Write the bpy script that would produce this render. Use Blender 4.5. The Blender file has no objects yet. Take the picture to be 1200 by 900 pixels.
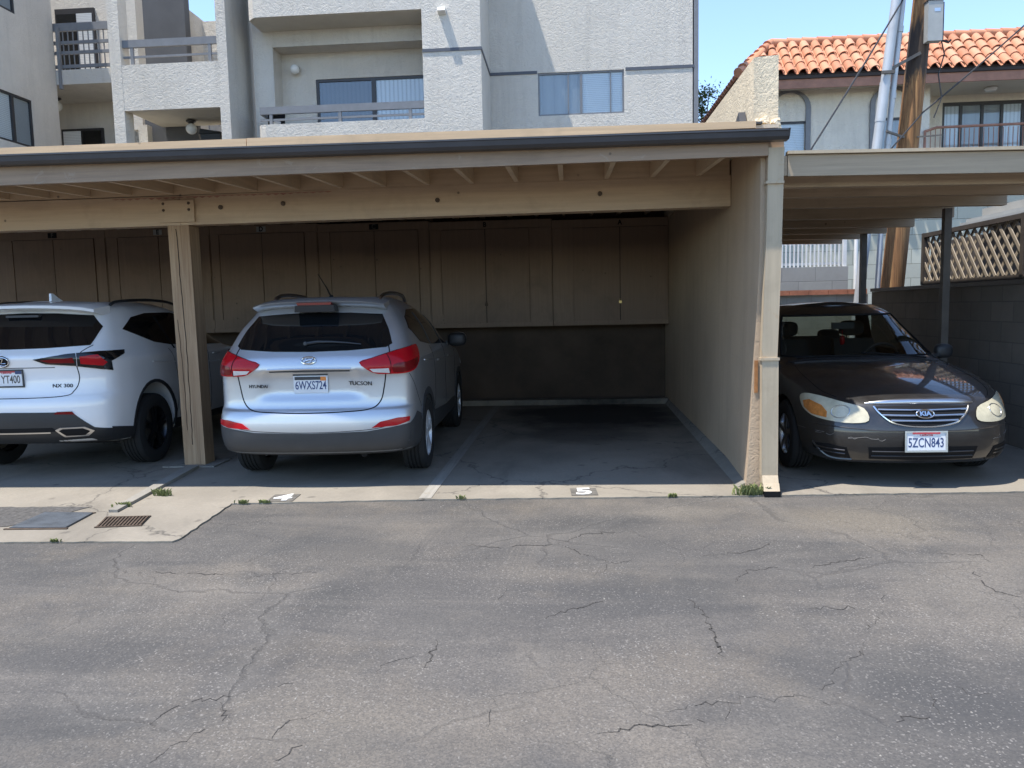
import bpy, bmesh, math, random
from mathutils import Vector, Matrix, geometry
from mathutils.bvhtree import BVHTree
PI = math.pi
R = math.radians
SC = bpy.context.scene
COL = SC.collection
rnd = random.Random(7)

# ------------------------------------------------------------------ camera / light
CAMH = 1.47
cd = bpy.data.cameras.new('camera')
cam = bpy.data.objects.new('camera', cd)
COL.objects.link(cam)
cd.sensor_fit = 'HORIZONTAL'; cd.sensor_width = 36.0; cd.lens = 27.0   # 900 px focal length on a 1200 px wide frame
cd.clip_start = 0.05; cd.clip_end = 2000
cam.location = (0, 0, CAMH)
cam.rotation_mode = 'QUATERNION'
_r = (Matrix.Rotation(math.atan(68/900.), 3, 'Z') @ Matrix.Rotation(PI/2 - math.atan(88/900.), 3, 'X') @ Matrix.Rotation(-math.atan(.022), 3, 'Z'))
cam.rotation_quaternion = _r.to_quaternion()
SC.camera = cam

SUNDIR = Vector((1.9, 1.0, -6.1)).normalized()      # the way light travels
sd = bpy.data.lights.new('sun', 'SUN'); sd.energy = 3.3; sd.angle = R(0.53); sd.color = (1.0, .95, .875)
so = bpy.data.objects.new('sun', sd); COL.objects.link(so)
so.rotation_mode = 'QUATERNION'; so.rotation_quaternion = (-SUNDIR).to_track_quat('Z', 'Y')
so.location = (-10, -5, 30)
w = bpy.data.worlds.new('World'); SC.world = w; w.use_nodes = True
wn = w.node_tree; bg = wn.nodes['Background']
sky = wn.nodes.new('ShaderNodeTexSky'); sky.sky_type = 'NISHITA'; sky.sun_disc = False
sky.sun_elevation = math.asin(-SUNDIR.z)
sky.sun_rotation = math.atan2(-SUNDIR.x, -SUNDIR.y)
sky.altitude = 400; sky.air_density = .95; sky.dust_density = .05; sky.ozone_density = 3.6
hs = wn.nodes.new('ShaderNodeHueSaturation'); hs.inputs['Saturation'].default_value = .96
wn.links.new(sky.outputs['Color'], hs.inputs['Color']); wn.links.new(hs.outputs['Color'], bg.inputs['Color'])
bg.inputs['Strength'].default_value = 0.15
SC.view_settings.view_transform = 'Standard'
try: SC.view_settings.look = 'None'
except Exception: pass
SC.view_settings.exposure = 1.28
SC.view_settings.gamma = 1
SC.render.engine = 'CYCLES'
SC.cycles.use_denoising = True
SC.cycles.max_bounces = 8
SC.cycles.diffuse_bounces = 4
SC.cycles.transparent_max_bounces = 12
SC.cycles.caustics_reflective = False; SC.cycles.caustics_refractive = False
SC.cycles.sample_clamp_indirect = 8

# ------------------------------------------------------------------ materials
def newmat(name):
    m = bpy.data.materials.new(name); m.use_nodes = True
    nt = m.node_tree; b = nt.nodes['Principled BSDF']
    return m, nt, b

class N:
    """tiny node helper"""
    def __init__(s, nt): s.nt = nt; s._c = {}
    def add(s, t, **k):
        n = s.nt.nodes.new(t)
        for a, v in k.items(): setattr(n, a, v)
        return n
    def coord(s, kind='Object'):
        if kind not in s._c:
            if kind == 'Position': s._c[kind] = s.add('ShaderNodeNewGeometry').outputs['Position']
            else: s._c[kind] = s.add('ShaderNodeTexCoord').outputs[kind]
        return s._c[kind]
    def link(s, a, b): s.nt.links.new(a, b)
    def val(s, sock, v):
        if hasattr(v, 'node'): s.link(v, sock)
        else: sock.default_value = v
    def mapping(s, vec, scale=(1,1,1), loc=(0,0,0), rot=(0,0,0)):
        m = s.add('ShaderNodeMapping'); s.link(vec, m.inputs['Vector'])
        m.inputs['Scale'].default_value = scale; m.inputs['Location'].default_value = loc; m.inputs['Rotation'].default_value = rot
        return m.outputs['Vector']
    def noise(s, vec, scale, detail=4, rough=.55, dist=0.0, out='Fac'):
        n = s.add('ShaderNodeTexNoise'); s.link(vec, n.inputs['Vector'])
        n.inputs['Scale'].default_value = scale; n.inputs['Detail'].default_value = detail
        n.inputs['Roughness'].default_value = rough; n.inputs['Distortion'].default_value = dist
        return n.outputs[out]
    def voronoi(s, vec, scale, feature='F1', out='Distance', rand=1.0):
        n = s.add('ShaderNodeTexVoronoi', feature=feature); s.link(vec, n.inputs['Vector'])
        n.inputs['Scale'].default_value = scale; n.inputs['Randomness'].default_value = rand
        return n.outputs[out]
    def ramp(s, fac, stops, interp='LINEAR'):
        r = s.add('ShaderNodeValToRGB'); s.link(fac, r.inputs['Fac']); cr = r.color_ramp; cr.interpolation = interp
        while len(cr.elements) < len(stops): cr.elements.new(.5)
        for e, (p, c) in zip(cr.elements, stops):
            e.position = p; e.color = (c, c, c, 1) if isinstance(c, (int, float)) else (*c, 1)
        return r.outputs['Color']
    def mix(s, fac, a, b, blend='MIX'):
        m = s.add('ShaderNodeMix', data_type='RGBA', blend_type=blend)
        s.val(m.inputs[0], fac)
        for sock, v in ((m.inputs[6], a), (m.inputs[7], b)):
            if hasattr(v, 'node'): s.link(v, sock)
            else: sock.default_value = (*v, 1) if len(v) == 3 else v
        return m.outputs[2]
    def math(s, op, a, b=0.0, clamp=False):
        m = s.add('ShaderNodeMath', operation=op, use_clamp=clamp); s.val(m.inputs[0], a); s.val(m.inputs[1], b)
        return m.outputs[0]
    def bump(s, h, strength=.3, dist=.01, normal=None):
        b = s.add('ShaderNodeBump'); b.inputs['Strength'].default_value = strength; b.inputs['Distance'].default_value = dist
        s.link(h, b.inputs['Height'])
        if normal is not None: s.link(normal, b.inputs['Normal'])
        return b.outputs['Normal']
    def sep(s, vec):
        x = s.add('ShaderNodeSeparateXYZ'); s.link(vec, x.inputs[0]); return x.outputs
    def comb(s, x, y, z):
        c = s.add('ShaderNodeCombineXYZ'); s.val(c.inputs[0], x); s.val(c.inputs[1], y); s.val(c.inputs[2], z); return c.outputs[0]
    def vadd(s, a, b):
        v = s.add('ShaderNodeVectorMath', operation='ADD'); s.link(a, v.inputs[0]); s.link(b, v.inputs[1]); return v.outputs[0]
    def vscale(s, a, k):
        v = s.add('ShaderNodeVectorMath', operation='SCALE'); s.link(a, v.inputs[0]); v.inputs['Scale'].default_value = k; return v.outputs[0]

def flat(name, col, rough=.5, metal=0.0, coat=0.0, var=.12, vscale=6.0, bump=0.0, bscale=120, coord='Object', spec=.5):
    """plain paint with slow dirt variation"""
    m, nt, b = newmat(name); n = N(nt); v = n.coord(coord)
    c2 = tuple(x*(1-var) for x in col); c1 = tuple(min(1, x*(1+var*.6)) for x in col)
    f = n.noise(v, vscale, 6, .62)
    n.link(n.mix(n.ramp(f, [(.32, 0.0), (.68, 1.0)]), c2, c1), b.inputs['Base Color'])
    b.inputs['Roughness'].default_value = rough; b.inputs['Metallic'].default_value = metal
    b.inputs['Coat Weight'].default_value = coat; b.inputs['Coat Roughness'].default_value = .04
    b.inputs['Specular IOR Level'].default_value = spec
    if bump: n.link(n.bump(n.noise(v, bscale, 3), bump, .004), b.inputs['Normal'])
    return m

def mat_asphalt(name='worn_asphalt'):
    m, nt, b = newmat(name); n = N(nt); v = n.coord('Position')
    big = n.noise(v, .55, 5, .6, .6)
    base = n.ramp(big, [(.30, (.060, .057, .053)), (.5, (.080, .074, .068)), (.70, (.108, .099, .089))])
    # wear drawn out along the driving direction and tyre arcs
    st = n.noise(n.mapping(v, (.45, 2.4, 1), rot=(0, 0, .30)), 1.0, 6, .62, .9)
    base = n.mix(n.ramp(st, [(.40, 0.0), (.68, .8)]), base, (.140, .125, .108))
    st2 = n.noise(n.mapping(v, (1.9, .35, 1), rot=(0, 0, -.2)), 1.1, 5, .6, .5)
    base = n.mix(n.ramp(st2, [(.52, 0.0), (.74, .6)]), base, (.058, .055, .053))
    # dusty, brownish dirt
    du = n.noise(n.mapping(v, (1, 1, 1), loc=(3.1, 8.4, 0)), .8, 6, .65, .4)
    base = n.mix(n.ramp(du, [(.50, 0.0), (.68, .75)]), base, (.152, .128, .100))
    # sweeping tyre arcs where cars swing into the stalls, and ribbed straight prints
    def arcs(cx, cy, f, ph, k, base):
        q = n.mapping(v, (1, 1, 0), loc=(-cx, -cy, 0)); ln = n.add('ShaderNodeVectorMath', operation='LENGTH'); n.link(q, ln.inputs[0])
        a = n.math('ADD', n.math('MULTIPLY', ln.outputs['Value'], f), n.math('ADD', n.math('MULTIPLY', n.noise(v, .9, 4, .6), 1.1), ph))
        s_ = n.math('MULTIPLY', n.ramp(n.math('FRACT', a), [(.30, 0.0), (.42, 1.0), (.52, 1.0), (.66, 0.0)]), n.ramp(n.noise(v, .55, 4, .65), [(.42, 0.0), (.60, 1.0)]))
        return n.mix(n.math('MULTIPLY', s_, k), base, (.170, .147, .120))
    base = arcs(-1.0, -.3, .62, .1, .75, base); base = arcs(4.2, -1.0, .45, .4, .6, base)
    def spot(x, y, rx, ry, col, k, base):
        q = n.mapping(v, (1/rx, 1/ry, 0), loc=(-x/rx, -y/ry, 0)); q = n.vadd(q, n.vscale(n.noise(v, 2.3, 6, .7, out='Color'), 1.1))
        sb = n.add('ShaderNodeVectorMath', operation='SUBTRACT'); n.link(q, sb.inputs[0]); sb.inputs[1].default_value = (.55, .55, .55)
        mu = n.add('ShaderNodeVectorMath', operation='MULTIPLY'); n.link(sb.outputs[0], mu.inputs[0]); mu.inputs[1].default_value = (1, 1, 0)
        ln = n.add('ShaderNodeVectorMath', operation='LENGTH'); n.link(mu.outputs[0], ln.inputs[0])
        return n.mix(n.math('MULTIPLY', n.ramp(ln.outputs['Value'], [(.35, 1.0), (1.0, 0.0)]), k), base, col)
    for a_ in ((2.0, 5.25, .75, .45, (.175, .150, .115), .7), (2.2, 3.7, .7, .9, (.170, .150, .125), .6), (.75, 5.45, .5, .22, (.165, .145, .118), .6), (.2, 5.2, .55, .3, (.045, .044, .043), .6), (.4, 3.9, .9, .35, (.052, .051, .050), .6), (-1.6, 4.6, .9, .5, (.058, .056, .054), .5), (-.9, 2.6, .5, .5, (.155, .135, .110), .5), (1.4, 2.6, .6, .5, (.052, .050, .049), .5)): base = spot(*a_, base)
    px = n.sep(n.mapping(v, (1, 1, 1), rot=(0, 0, .07)))
    for xc, k in ((-.62, .5), (-1.28, .45), (-2.3, .35)):
        d = n.math('ABSOLUTE', n.math('SUBTRACT', px[0], xc))
        rib = n.ramp(n.math('FRACT', n.math('MULTIPLY', px[0], 24.0)), [(.3, .25), (.5, 1.0), (.7, .25)])
        blk = n.ramp(n.math('FRACT', n.math('MULTIPLY', px[1], 22.0)), [(.25, .55), (.5, 1.0), (.8, .55)])
        mk = n.math('MULTIPLY', n.math('MULTIPLY', n.ramp(d, [(.07, 1.0), (.11, 0.0)]), rib), n.math('MULTIPLY', blk, n.ramp(n.noise(v, .8, 3, .6), [(.44, 0.0), (.60, 1.0)])))
        base = n.mix(n.math('MULTIPLY', mk, k), base, (.185, .162, .135))
    # stones
    g = n.voronoi(v, 150.0, out='Color'); gs = n.sep(g)
    base = n.mix(n.math('MULTIPLY', n.ramp(gs[0], [(.0, 0.0), (1, 1.0)]), .50), base, (.03, .03, .031), 'MIX')
    light = n.ramp(gs[1], [(.90, 0.0), (.97, 1.0)])
    dens = n.ramp(n.noise(v, .9, 4, .6), [(.36, .15), (.66, 1.0)])
    base = n.mix(n.math('MULTIPLY', n.math('MULTIPLY', light, dens), .6), base, (.27, .25, .225))
    # pale loose grit
    g2 = n.sep(n.voronoi(v, 46.0, out='Color'))
    d2 = n.voronoi(v, 46.0)
    grit = n.math('MULTIPLY', n.ramp(g2[2], [(.975, 0.0), (.985, 1.0)]), n.ramp(d2, [(.14, 1.0), (.26, 0.0)]))
    base = n.mix(n.math('MULTIPLY', grit, n.ramp(n.noise(v, .7, 3), [(.45, .0), (.6, 1.0)])), base, (.50, .47, .43))
    # cracks : edges of big distorted cells, only where a second noise lets them show
    dv = n.vadd(v, n.vscale(n.noise(v, 1.6, 6, .62, out='Color'), .38))
    ce = n.voronoi(dv, .60, 'DISTANCE_TO_EDGE')
    crack = n.ramp(ce, [(.0, 1.0), (.0035, .85), (.0065, 0.0)])
    gate = n.ramp(n.noise(v, .75, 3, .5), [(.44, 0.0), (.54, 1.0)])
    ck = n.math('MULTIPLY', crack, gate)
    halo = n.math('MULTIPLY', n.ramp(ce, [(.0, .5), (.06, 0.0)]), gate)
    base = n.mix(n.math('MULTIPLY', halo, .3), base, (.19, .175, .155))
    dv2 = n.vadd(v, n.vscale(n.noise(v, 3.5, 5, .62, out='Color'), .25))
    ce2 = n.voronoi(dv2, 1.6, 'DISTANCE_TO_EDGE')
    ck2 = n.math('MULTIPLY', n.ramp(ce2, [(.0, .8), (.007, 0.0)]), n.ramp(n.noise(v, .6, 3, .5), [(.50, 0.0), (.58, .8)]))
    ck = n.math('MAXIMUM', ck, ck2)
    base = n.mix(n.math('MULTIPLY', ck, .30), base, (.018, .016, .015))
    n.link(base, b.inputs['Base Color'])
    n.link(n.ramp(n.noise(v, 2, 3), [(.3, .82), (.7, .95)]), b.inputs['Roughness'])
    h = n.math('ADD', n.math('MULTIPLY', gs[0], .5), n.math('MULTIPLY', n.noise(v, 60, 4), .8))
    h = n.math('SUBTRACT', h, n.math('MULTIPLY', ck, 2.5))
    n.link(n.bump(h, .55, .006), b.inputs['Normal'])
    return m

def mat_concrete(name, col=(.36, .325, .27), stain=True, oil=None, bump=.25):
    m, nt, b = newmat(name); n = N(nt); v = n.coord('Position')
    a = n.noise(v, 1.1, 7, .62, .3)
    base = n.mix(n.ramp(a, [(.3, 0.0), (.72, 1.0)]), tuple(c*.72 for c in col), tuple(min(1, c*1.12) for c in col))
    f = n.noise(v, 38, 5, .7)
    base = n.mix(n.ramp(f, [(.4, .35), (.65, 0.0)]), base, tuple(c*.62 for c in col))
    if stain:
        s = n.noise(n.mapping(v, (.9, .35, 1)), 1.3, 6, .7, .8)
        base = n.mix(n.ramp(s, [(.52, 0.0), (.72, .6)]), base, tuple(c*.42 for c in col))
        sp = n.voronoi(n.vadd(v, n.vscale(n.noise(v, 5, 3, out='Color'), .12)), 3.3)
        base = n.mix(n.ramp(sp, [(.05, .55), (.13, 0.0)]), base, (.07, .062, .052))
    for (ox, oy, rx, ry, k) in (oil or []):
        q = n.mapping(v, (1/rx, 1/ry, 0), loc=(-ox/rx, -oy/ry, 0))
        q = n.vadd(q, n.vscale(n.noise(v, 1.7, 6, .68, out='Color'), .9))
        ln = n.add('ShaderNodeVectorMath', operation='LENGTH'); 
        sb = n.add('ShaderNodeVectorMath', operation='SUBTRACT'); n.link(q, sb.inputs[0]); sb.inputs[1].default_value = (.45, .45, .45)
        mu = n.add('ShaderNodeVectorMath', operation='MULTIPLY'); n.link(sb.outputs[0], mu.inputs[0]); mu.inputs[1].default_value = (1, 1, 0)
        n.link(mu.outputs[0], ln.inputs[0])
        base = n.mix(n.math('MULTIPLY', n.ramp(ln.outputs['Value'], [(.55, 1.0), (1.0, 0.0)]), k), base, (.012, .011, .011))
    ck = n.voronoi(n.vadd(v, n.vscale(n.noise(v, 2, 5, .6, out='Color'), .7)), .45, 'DISTANCE_TO_EDGE')
    base = n.mix(n.ramp(ck, [(.0, .8), (.006, 0.0)]), base, (.05, .045, .04))
    n.link(base, b.inputs['Base Color']); b.inputs['Roughness'].default_value = .88
    n.link(n.bump(n.math('ADD', f, n.noise(v, 160, 2)), bump, .004), b.inputs['Normal'])
    return m

def mat_stucco(name, col, lace=.9, var=.10, scale=9.0):
    m, nt, b = newmat(name); n = N(nt); v = n.coord('Position')
    a = n.noise(v, .7, 5, .6)
    base = n.mix(n.ramp(a, [(.3, 0.0), (.7, 1.0)]), tuple(c*(1-var) for c in col), tuple(min(1, c*(1+var*.5)) for c in col))
    dr = n.noise(n.mapping(v, (3.2, 3.2, .28)), 1.5, 5, .65)
    base = n.mix(n.ramp(dr, [(.50, 0.0), (.76, .42)]), base, tuple(c*.66 for c in col))
    dv = n.vadd(v, n.vscale(n.noise(v, 4.0, 4, .6, out='Color'), .30))
    l = n.noise(dv, scale, 3, .55, 1.6)
    lacey = n.ramp(l, [(.40, 0.0), (.50, .75), (.60, 1.0)])
    base = n.mix(n.math('MULTIPLY', n.math('SUBTRACT', 1.0, lacey), .30*lace), base, tuple(c*.80 for c in col))
    n.link(base, b.inputs['Base Color']); b.inputs['Roughness'].default_value = .92
    h = n.math('ADD', n.math('MULTIPLY', lacey, 1.0), n.math('MULTIPLY', n.noise(v, 70, 3), .35))
    n.link(n.bump(h, .9*lace, .016), b.inputs['Normal'])
    return m

def mat_block(name, col, mortar, bw=.41, bh=.205, stain=.4, rot=False):
    """concrete blocks; the wall's own X or Y runs along the courses"""
    m, nt, b = newmat(name); n = N(nt); v = n.coord('Position'); s = n.sep(v)
    q = n.comb(s[1] if rot else s[0], s[2], 0.0)
    br = n.add('ShaderNodeTexBrick'); n.link(q, br.inputs['Vector'])
    br.inputs['Scale'].default_value = 1.0; br.inputs['Mortar Size'].default_value = .007; br.inputs['Mortar Smooth'].default_value = .3
    br.inputs['Brick Width'].default_value = bw; br.inputs['Row Height'].default_value = bh
    br.inputs['Color1'].default_value = (*col, 1); br.inputs['Color2'].default_value = (*[c*.84 for c in col], 1); br.inputs['Mortar'].default_value = (*mortar, 1)
    f = n.noise(v, 2.2, 6, .65, .4)
    base = n.mix(n.math('MULTIPLY', n.ramp(f, [(.42, 0.0), (.75, 1.0)]), stain), br.outputs['Color'], tuple(c*.4 for c in col))
    n.link(base, b.inputs['Base Color']); b.inputs['Roughness'].default_value = .93
    h = n.math('ADD', n.math('MULTIPLY', br.outputs['Fac'], -1.0), n.math('MULTIPLY', n.noise(v, 110, 3), .5))
    n.link(n.bump(h, .5, .008), b.inputs['Normal'])
    return m

def mat_paintwood(name, col, grain='x', var=.22, rough=.62, peel=.0, peelcol=(.40, .31, .20)):
    m, nt, b = newmat(name); n = N(nt); v = n.coord('Position')
    sc = {'x': (.6, 14, 14), 'y': (14, .6, 14), 'z': (14, 14, .6)}[grain]
    g = n.noise(n.mapping(v, sc), 2.2, 6, .65, .3)
    base = n.mix(n.ramp(g, [(.3, 0.0), (.7, 1.0)]), tuple(c*(1-var) for c in col), tuple(min(1, c*(1+var*.4)) for c in col))
    d = n.noise(v, 2.1, 6, .66, .5)
    base = n.mix(n.ramp(d, [(.52, 0.0), (.74, .5)]), base, tuple(c*.6 for c in col))
    if peel:
        p = n.noise(v, 9, 6, .7, 1.0)
        base = n.mix(n.ramp(p, [(.60, 0.0), (.64, peel)]), base, peelcol)
    sp = n.math('MULTIPLY', n.ramp(n.sep(n.voronoi(v, 9.0, out='Color'))[0], [(.93, 0.0), (.95, 1.0)]), n.ramp(n.voronoi(v, 9.0), [(.08, 1.0), (.14, 0.0)]))
    base = n.mix(n.math('MULTIPLY', sp, .7), base, (.05, .04, .03))
    n.link(base, b.inputs['Base Color']); b.inputs['Roughness'].default_value = rough
    n.link(n.bump(g, .25, .004), b.inputs['Normal'])
    return m

def mat_timber(name, c1, c2, c3, grain=(9, 9, .35), bump=.5, tar=None):
    m, nt, b = newmat(name); n = N(nt); v = n.coord('Object')
    g = n.noise(n.mapping(v, grain), 3.0, 7, .7, .6)
    base = n.ramp(g, [(.28, c1), (.5, c2), (.70, c3)])
    k = n.noise(n.mapping(v, (grain[0]*2.4, grain[1]*2.4, grain[2]*.7)), 2.0, 4, .6, .2)
    base = n.mix(n.ramp(k, [(.62, 0.0), (.72, .8)]), base, tuple(c*.35 for c in c1))
    if tar:     # creosote splashes between two heights
        z = n.sep(v)[2]; tn = n.noise(n.mapping(v, (5, 5, .8)), 1.6, 6, .7, .8)
        zr = n.math('MULTIPLY', n.ramp(n.math('SUBTRACT', z, tar[0]), [(0, 0.0), (.9, .95)]), n.ramp(n.math('SUBTRACT', tar[1]+.2, z), [(0, 0.0), (.5, 1.0)]))
        tk = n.ramp(n.math('ADD', n.math('MULTIPLY', zr, .35), n.math('MULTIPLY', tn, .65)), [(.50, 0.0), (.60, 1.0)])
        base = n.mix(n.math('MULTIPLY', tk, .92), base, (.022, .018, .016))
    n.link(base, b.inputs['Base Color']); b.inputs['Roughness'].default_value = .8
    n.link(n.bump(n.math('SUBTRACT', g, k), bump, .006), b.inputs['Normal'])
    return m

def mat_glass(name, tint=(.8, .85, .85), dark=0.0, ior=1.5):
    """thin sheet: fresnel reflection over a tinted see-through"""
    m = bpy.data.materials.new(name); m.use_nodes = True; nt = m.node_tree; n = N(nt)
    nt.nodes.remove(nt.nodes['Principled BSDF']); out = nt.nodes['Material Output']
    t = n.add('ShaderNodeBsdfTransparent'); t.inputs['Color'].default_value = (*[c*(1-dark) for c in tint], 1)
    g = n.add('ShaderNodeBsdfGlossy'); g.inputs['Roughness'].default_value = .015; g.inputs['Color'].default_value = (1, 1, 1, 1)
    lw = n.add('ShaderNodeLayerWeight'); fr_ = n.math('ADD', n.math('MULTIPLY', n.math('POWER', lw.outputs['Facing'], 5.0), .95), .05)
    mx = n.add('ShaderNodeMixShader'); n.link(fr_, mx.inputs[0]); n.link(t.outputs[0], mx.inputs[1]); n.link(g.outputs[0], mx.inputs[2])
    n.link(mx.outputs[0], out.inputs['Surface'])
    return m

def mat_carpaint(name, col, metal=.0, rough=.35, flake=.0, dust=.0, coat=1.0):
    m, nt, b = newmat(name); n = N(nt); v = n.coord('Object')
    base = n.mix(n.ramp(n.noise(v, 1.6, 5, .6), [(.35, 0.0), (.7, 1.0)]), tuple(c*.96 for c in col), col)
    if flake:
        fl = n.sep(n.voronoi(v, 900, out='Color'))
        base = n.mix(n.math('MULTIPLY', fl[0], flake), base, tuple(min(1, c*1.6) for c in col))
    if dust:
        base = n.mix(n.math('MULTIPLY', n.ramp(n.noise(v, 3.3, 7, .7, .5), [(.38, .15), (.72, 1.0)]), dust), base, (.23, .205, .17))
        n.link(n.ramp(n.noise(v, 3.3, 7, .7, .5), [(.38, rough), (.72, min(.8, rough+.25))]), b.inputs['Roughness'])
    else: b.inputs['Roughness'].default_value = rough
    n.link(base, b.inputs['Base Color'])
    b.inputs['Metallic'].default_value = metal
    b.inputs['Coat Weight'].default_value = coat; b.inputs['Coat Roughness'].default_value = .03 + dust*.25
    return m

def mat_blinds(name, col, scale, vertical=False, var=.25):
    m, nt, b = newmat(name); n = N(nt); v = n.coord('Position'); s = n.sep(v)
    ax = s[0] if vertical else s[2]
    fr = n.math('FRACT', n.math('MULTIPLY', ax, scale))
    c = n.ramp(fr, [(.0, tuple(x*(1-var*2) for x in col)), (.12, tuple(x*(1-var) for x in col)), (.5, col), (1.0, tuple(x*.92 for x in col))])
    n.link(c, b.inputs['Base Color']); b.inputs['Roughness'].default_value = .7
    n.link(n.bump(fr, .4, .02), b.inputs['Normal'])
    return m

M = {}
M['asphalt'] = mat_asphalt()
M['asphalt2'] = flat('dark_asphalt_patch', (.085, .08, .075), .92, var=.5, vscale=30, bump=.8, bscale=150, coord='Position')
M['slab'] = mat_concrete('stained_concrete', (.265, .235, .19), True, oil=[(.35, 10.6, 1.5, 1.7, .93), (.1, 8.9, .9, .8, .55), (-2.2, 8.5, .8, 1.9, .5)])
M['kerbc'] = mat_concrete('pale_kerb_concrete', (.27, .25, .215), True)
M['wallstucco'] = mat_stucco('tan_stucco', (.50, .375, .255), .22, .18, 15)
M['parapetstucco'] = mat_stucco('cream_parapet_stucco', (.66, .55, .39), .4, .22, 17)
M['apt'] = mat_stucco('grey_white_stucco', (.62, .575, .505), .5, .09, 13)
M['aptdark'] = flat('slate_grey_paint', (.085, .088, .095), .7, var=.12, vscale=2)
M['trimline'] = flat('blue_grey_trim_paint', (.085, .092, .11), .6, var=.1)
M['railpaint'] = flat('grey_rail_paint', (.19, .195, .205), .55, var=.12)
M['soffit'] = flat('cream_soffit_paint', (.56, .52, .44), .8, var=.08, vscale=2)
M['beam'] = mat_paintwood('tan_painted_timber', (.50, .37, .245), 'x', .14)
M['rafter'] = mat_paintwood('tan_painted_rafters', (.60, .475, .335), 'y', .14)
M['fascia'] = mat_paintwood('weathered_tan_fascia', (.32, .225, .15), 'x', .24, peel=.15, peelcol=(.50, .46, .40))
M['fascia_light'] = mat_paintwood('tan_fascia_paint', (.40, .31, .21), 'x', .2)
M['edgeboard'] = mat_paintwood('raw_orange_tan_board', (.66, .45, .26), 'x', .18, peel=.2, peelcol=(.60, .40, .22))
M['deck'] = mat_paintwood('ceiling_boards', (.66, .52, .37), 'y', .2)
M['cab'] = mat_paintwood('brown_cabinet_paint', (.27, .185, .125), 'z', .12)
M['cabdoor'] = mat_paintwood('brown_cabinet_door_paint', (.25, .17, .115), 'z', .10)
M['gutter'] = flat('dark_bronze_gutter', (.05, .05, .056), .45, var=.2, vscale=3, coord='Position')
M['post'] = mat_timber('rough_post_timber', (.23, .14, .08), (.35, .235, .14), (.43, .30, .185))
M['downspout'] = mat_paintwood('cream_downspout_paint', (.46, .37, .255), 'z', .12, peel=.25, peelcol=(.42, .25, .12))
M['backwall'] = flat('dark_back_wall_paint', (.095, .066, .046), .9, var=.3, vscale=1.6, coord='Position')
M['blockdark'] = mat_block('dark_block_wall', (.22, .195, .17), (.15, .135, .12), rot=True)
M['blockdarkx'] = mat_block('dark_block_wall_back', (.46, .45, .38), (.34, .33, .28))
M['blockgreen'] = mat_block('pale_green_block', (.52, .51, .42), (.22, .215, .17), bw=.66, bh=.33, stain=.15)
M['blockgrey'] = mat_block('grey_block', (.36, .345, .31), (.24, .23, .21), bw=.62, bh=.31, stain=.3)
M['redcap'] = flat('terracotta_cap', (.42, .17, .10), .8, var=.3, vscale=9, bump=.3)
def mat_tile():
    m, nt, b = newmat('terracotta_tile'); n = N(nt); v = n.coord('Position'); g = n.add('ShaderNodeNewGeometry')
    base = n.ramp(g.outputs['Random Per Island'], [(0.0, (.40, .16, .085)), (.3, (.50, .21, .115)), (.7, (.55, .24, .135)), (1.0, (.56, .29, .18))])
    base = n.mix(n.ramp(n.noise(v, 7, 6, .7), [(.45, 0.0), (.75, .6)]), base, (.40, .25, .17))
    base = n.mix(n.ramp(n.noise(v, 2.2, 5, .7), [(.56, 0.0), (.75, .5)]), base, (.20, .11, .07))
    n.link(base, b.inputs['Base Color']); b.inputs['Roughness'].default_value = .85
    n.link(n.bump(n.noise(v, 60, 3), .3, .004), b.inputs['Normal']); return m
M['tile'] = mat_tile()
M['tileshade'] = flat('dark_eave_board', (.045, .035, .032), .8)
M['redfascia'] = flat('red_brown_fascia_paint', (.34, .17, .115), .7, var=.2)
M['house'] = mat_stucco('cream_house_stucco', (.74, .68, .57), .5, .08, 10)
M['white'] = flat('white_paint', (.72, .71, .68), .55, var=.1)
M['steelpost'] = flat('brown_steel', (.11, .095, .08), .5, var=.25)
M['wire'] = flat('black_cable', (.02, .02, .022), .6)
M['galv'] = flat('galvanised_grey_pipe', (.46, .475, .49), .45, metal=.25, var=.14, vscale=3)
M['metalbox'] = flat('grey_metal_box', (.36, .36, .34), .5, metal=.15, var=.1)
M['pole'] = mat_timber('weathered_pole_wood', (.06, .028, .012), (.24, .115, .042), (.38, .215, .085), (12, 12, .30), 1.0, (4.3, 5.9))
M['tar'] = flat('black_tar', (.022, .02, .018), .6, var=.4, vscale=14, bump=.6)
M['lattice'] = flat('bleached_lattice_wood', (.30, .25, .19), .7, var=.2, vscale=7)
M['darkwood_shade'] = flat('dark_wood_and_wall_shade', (.06, .048, .04), .7, var=.3)  # lattice frame wood; on the outbuilding wall this colour stands for shade
M['black'] = flat('matt_black', (.008, .008, .009), .7, spec=.2)
M['blackplastic'] = flat('black_plastic', (.022, .023, .025), .5, var=.1)
M['chrome'] = flat('chrome', (.72, .73, .75), .12, metal=1.0, var=.04)
M['silver'] = flat('silver_metal', (.55, .56, .58), .28, metal=1.0, var=.05)
M['winframe'] = flat('dark_bronze_frame', (.045, .043, .045), .4, metal=.3)
M['winframelight'] = flat('grey_window_frame', (.18, .18, .185), .45, metal=.2)
M['glass'] = mat_glass('window_glass', (.90, .93, .95), .0)
M['blindsh'] = mat_blinds('pale_horizontal_blinds', (.88, .89, .88), 26.0)
M['blindsv'] = mat_blinds('pale_vertical_blinds', (.86, .87, .87), 11.0, True)
M['darkcurtain'] = mat_blinds('dark_blinds', (.15, .16, .18), 11.0, True, .12)
M['curtain'] = mat_blinds('grey_shade', (.40, .405, .40), 4.0, True, .1)
M['dim'] = flat('dim_interior', (.05, .052, .055), .8)
M['lampglobe'] = flat('white_globe_glass', (.75, .74, .70), .25, var=.05)
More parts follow.
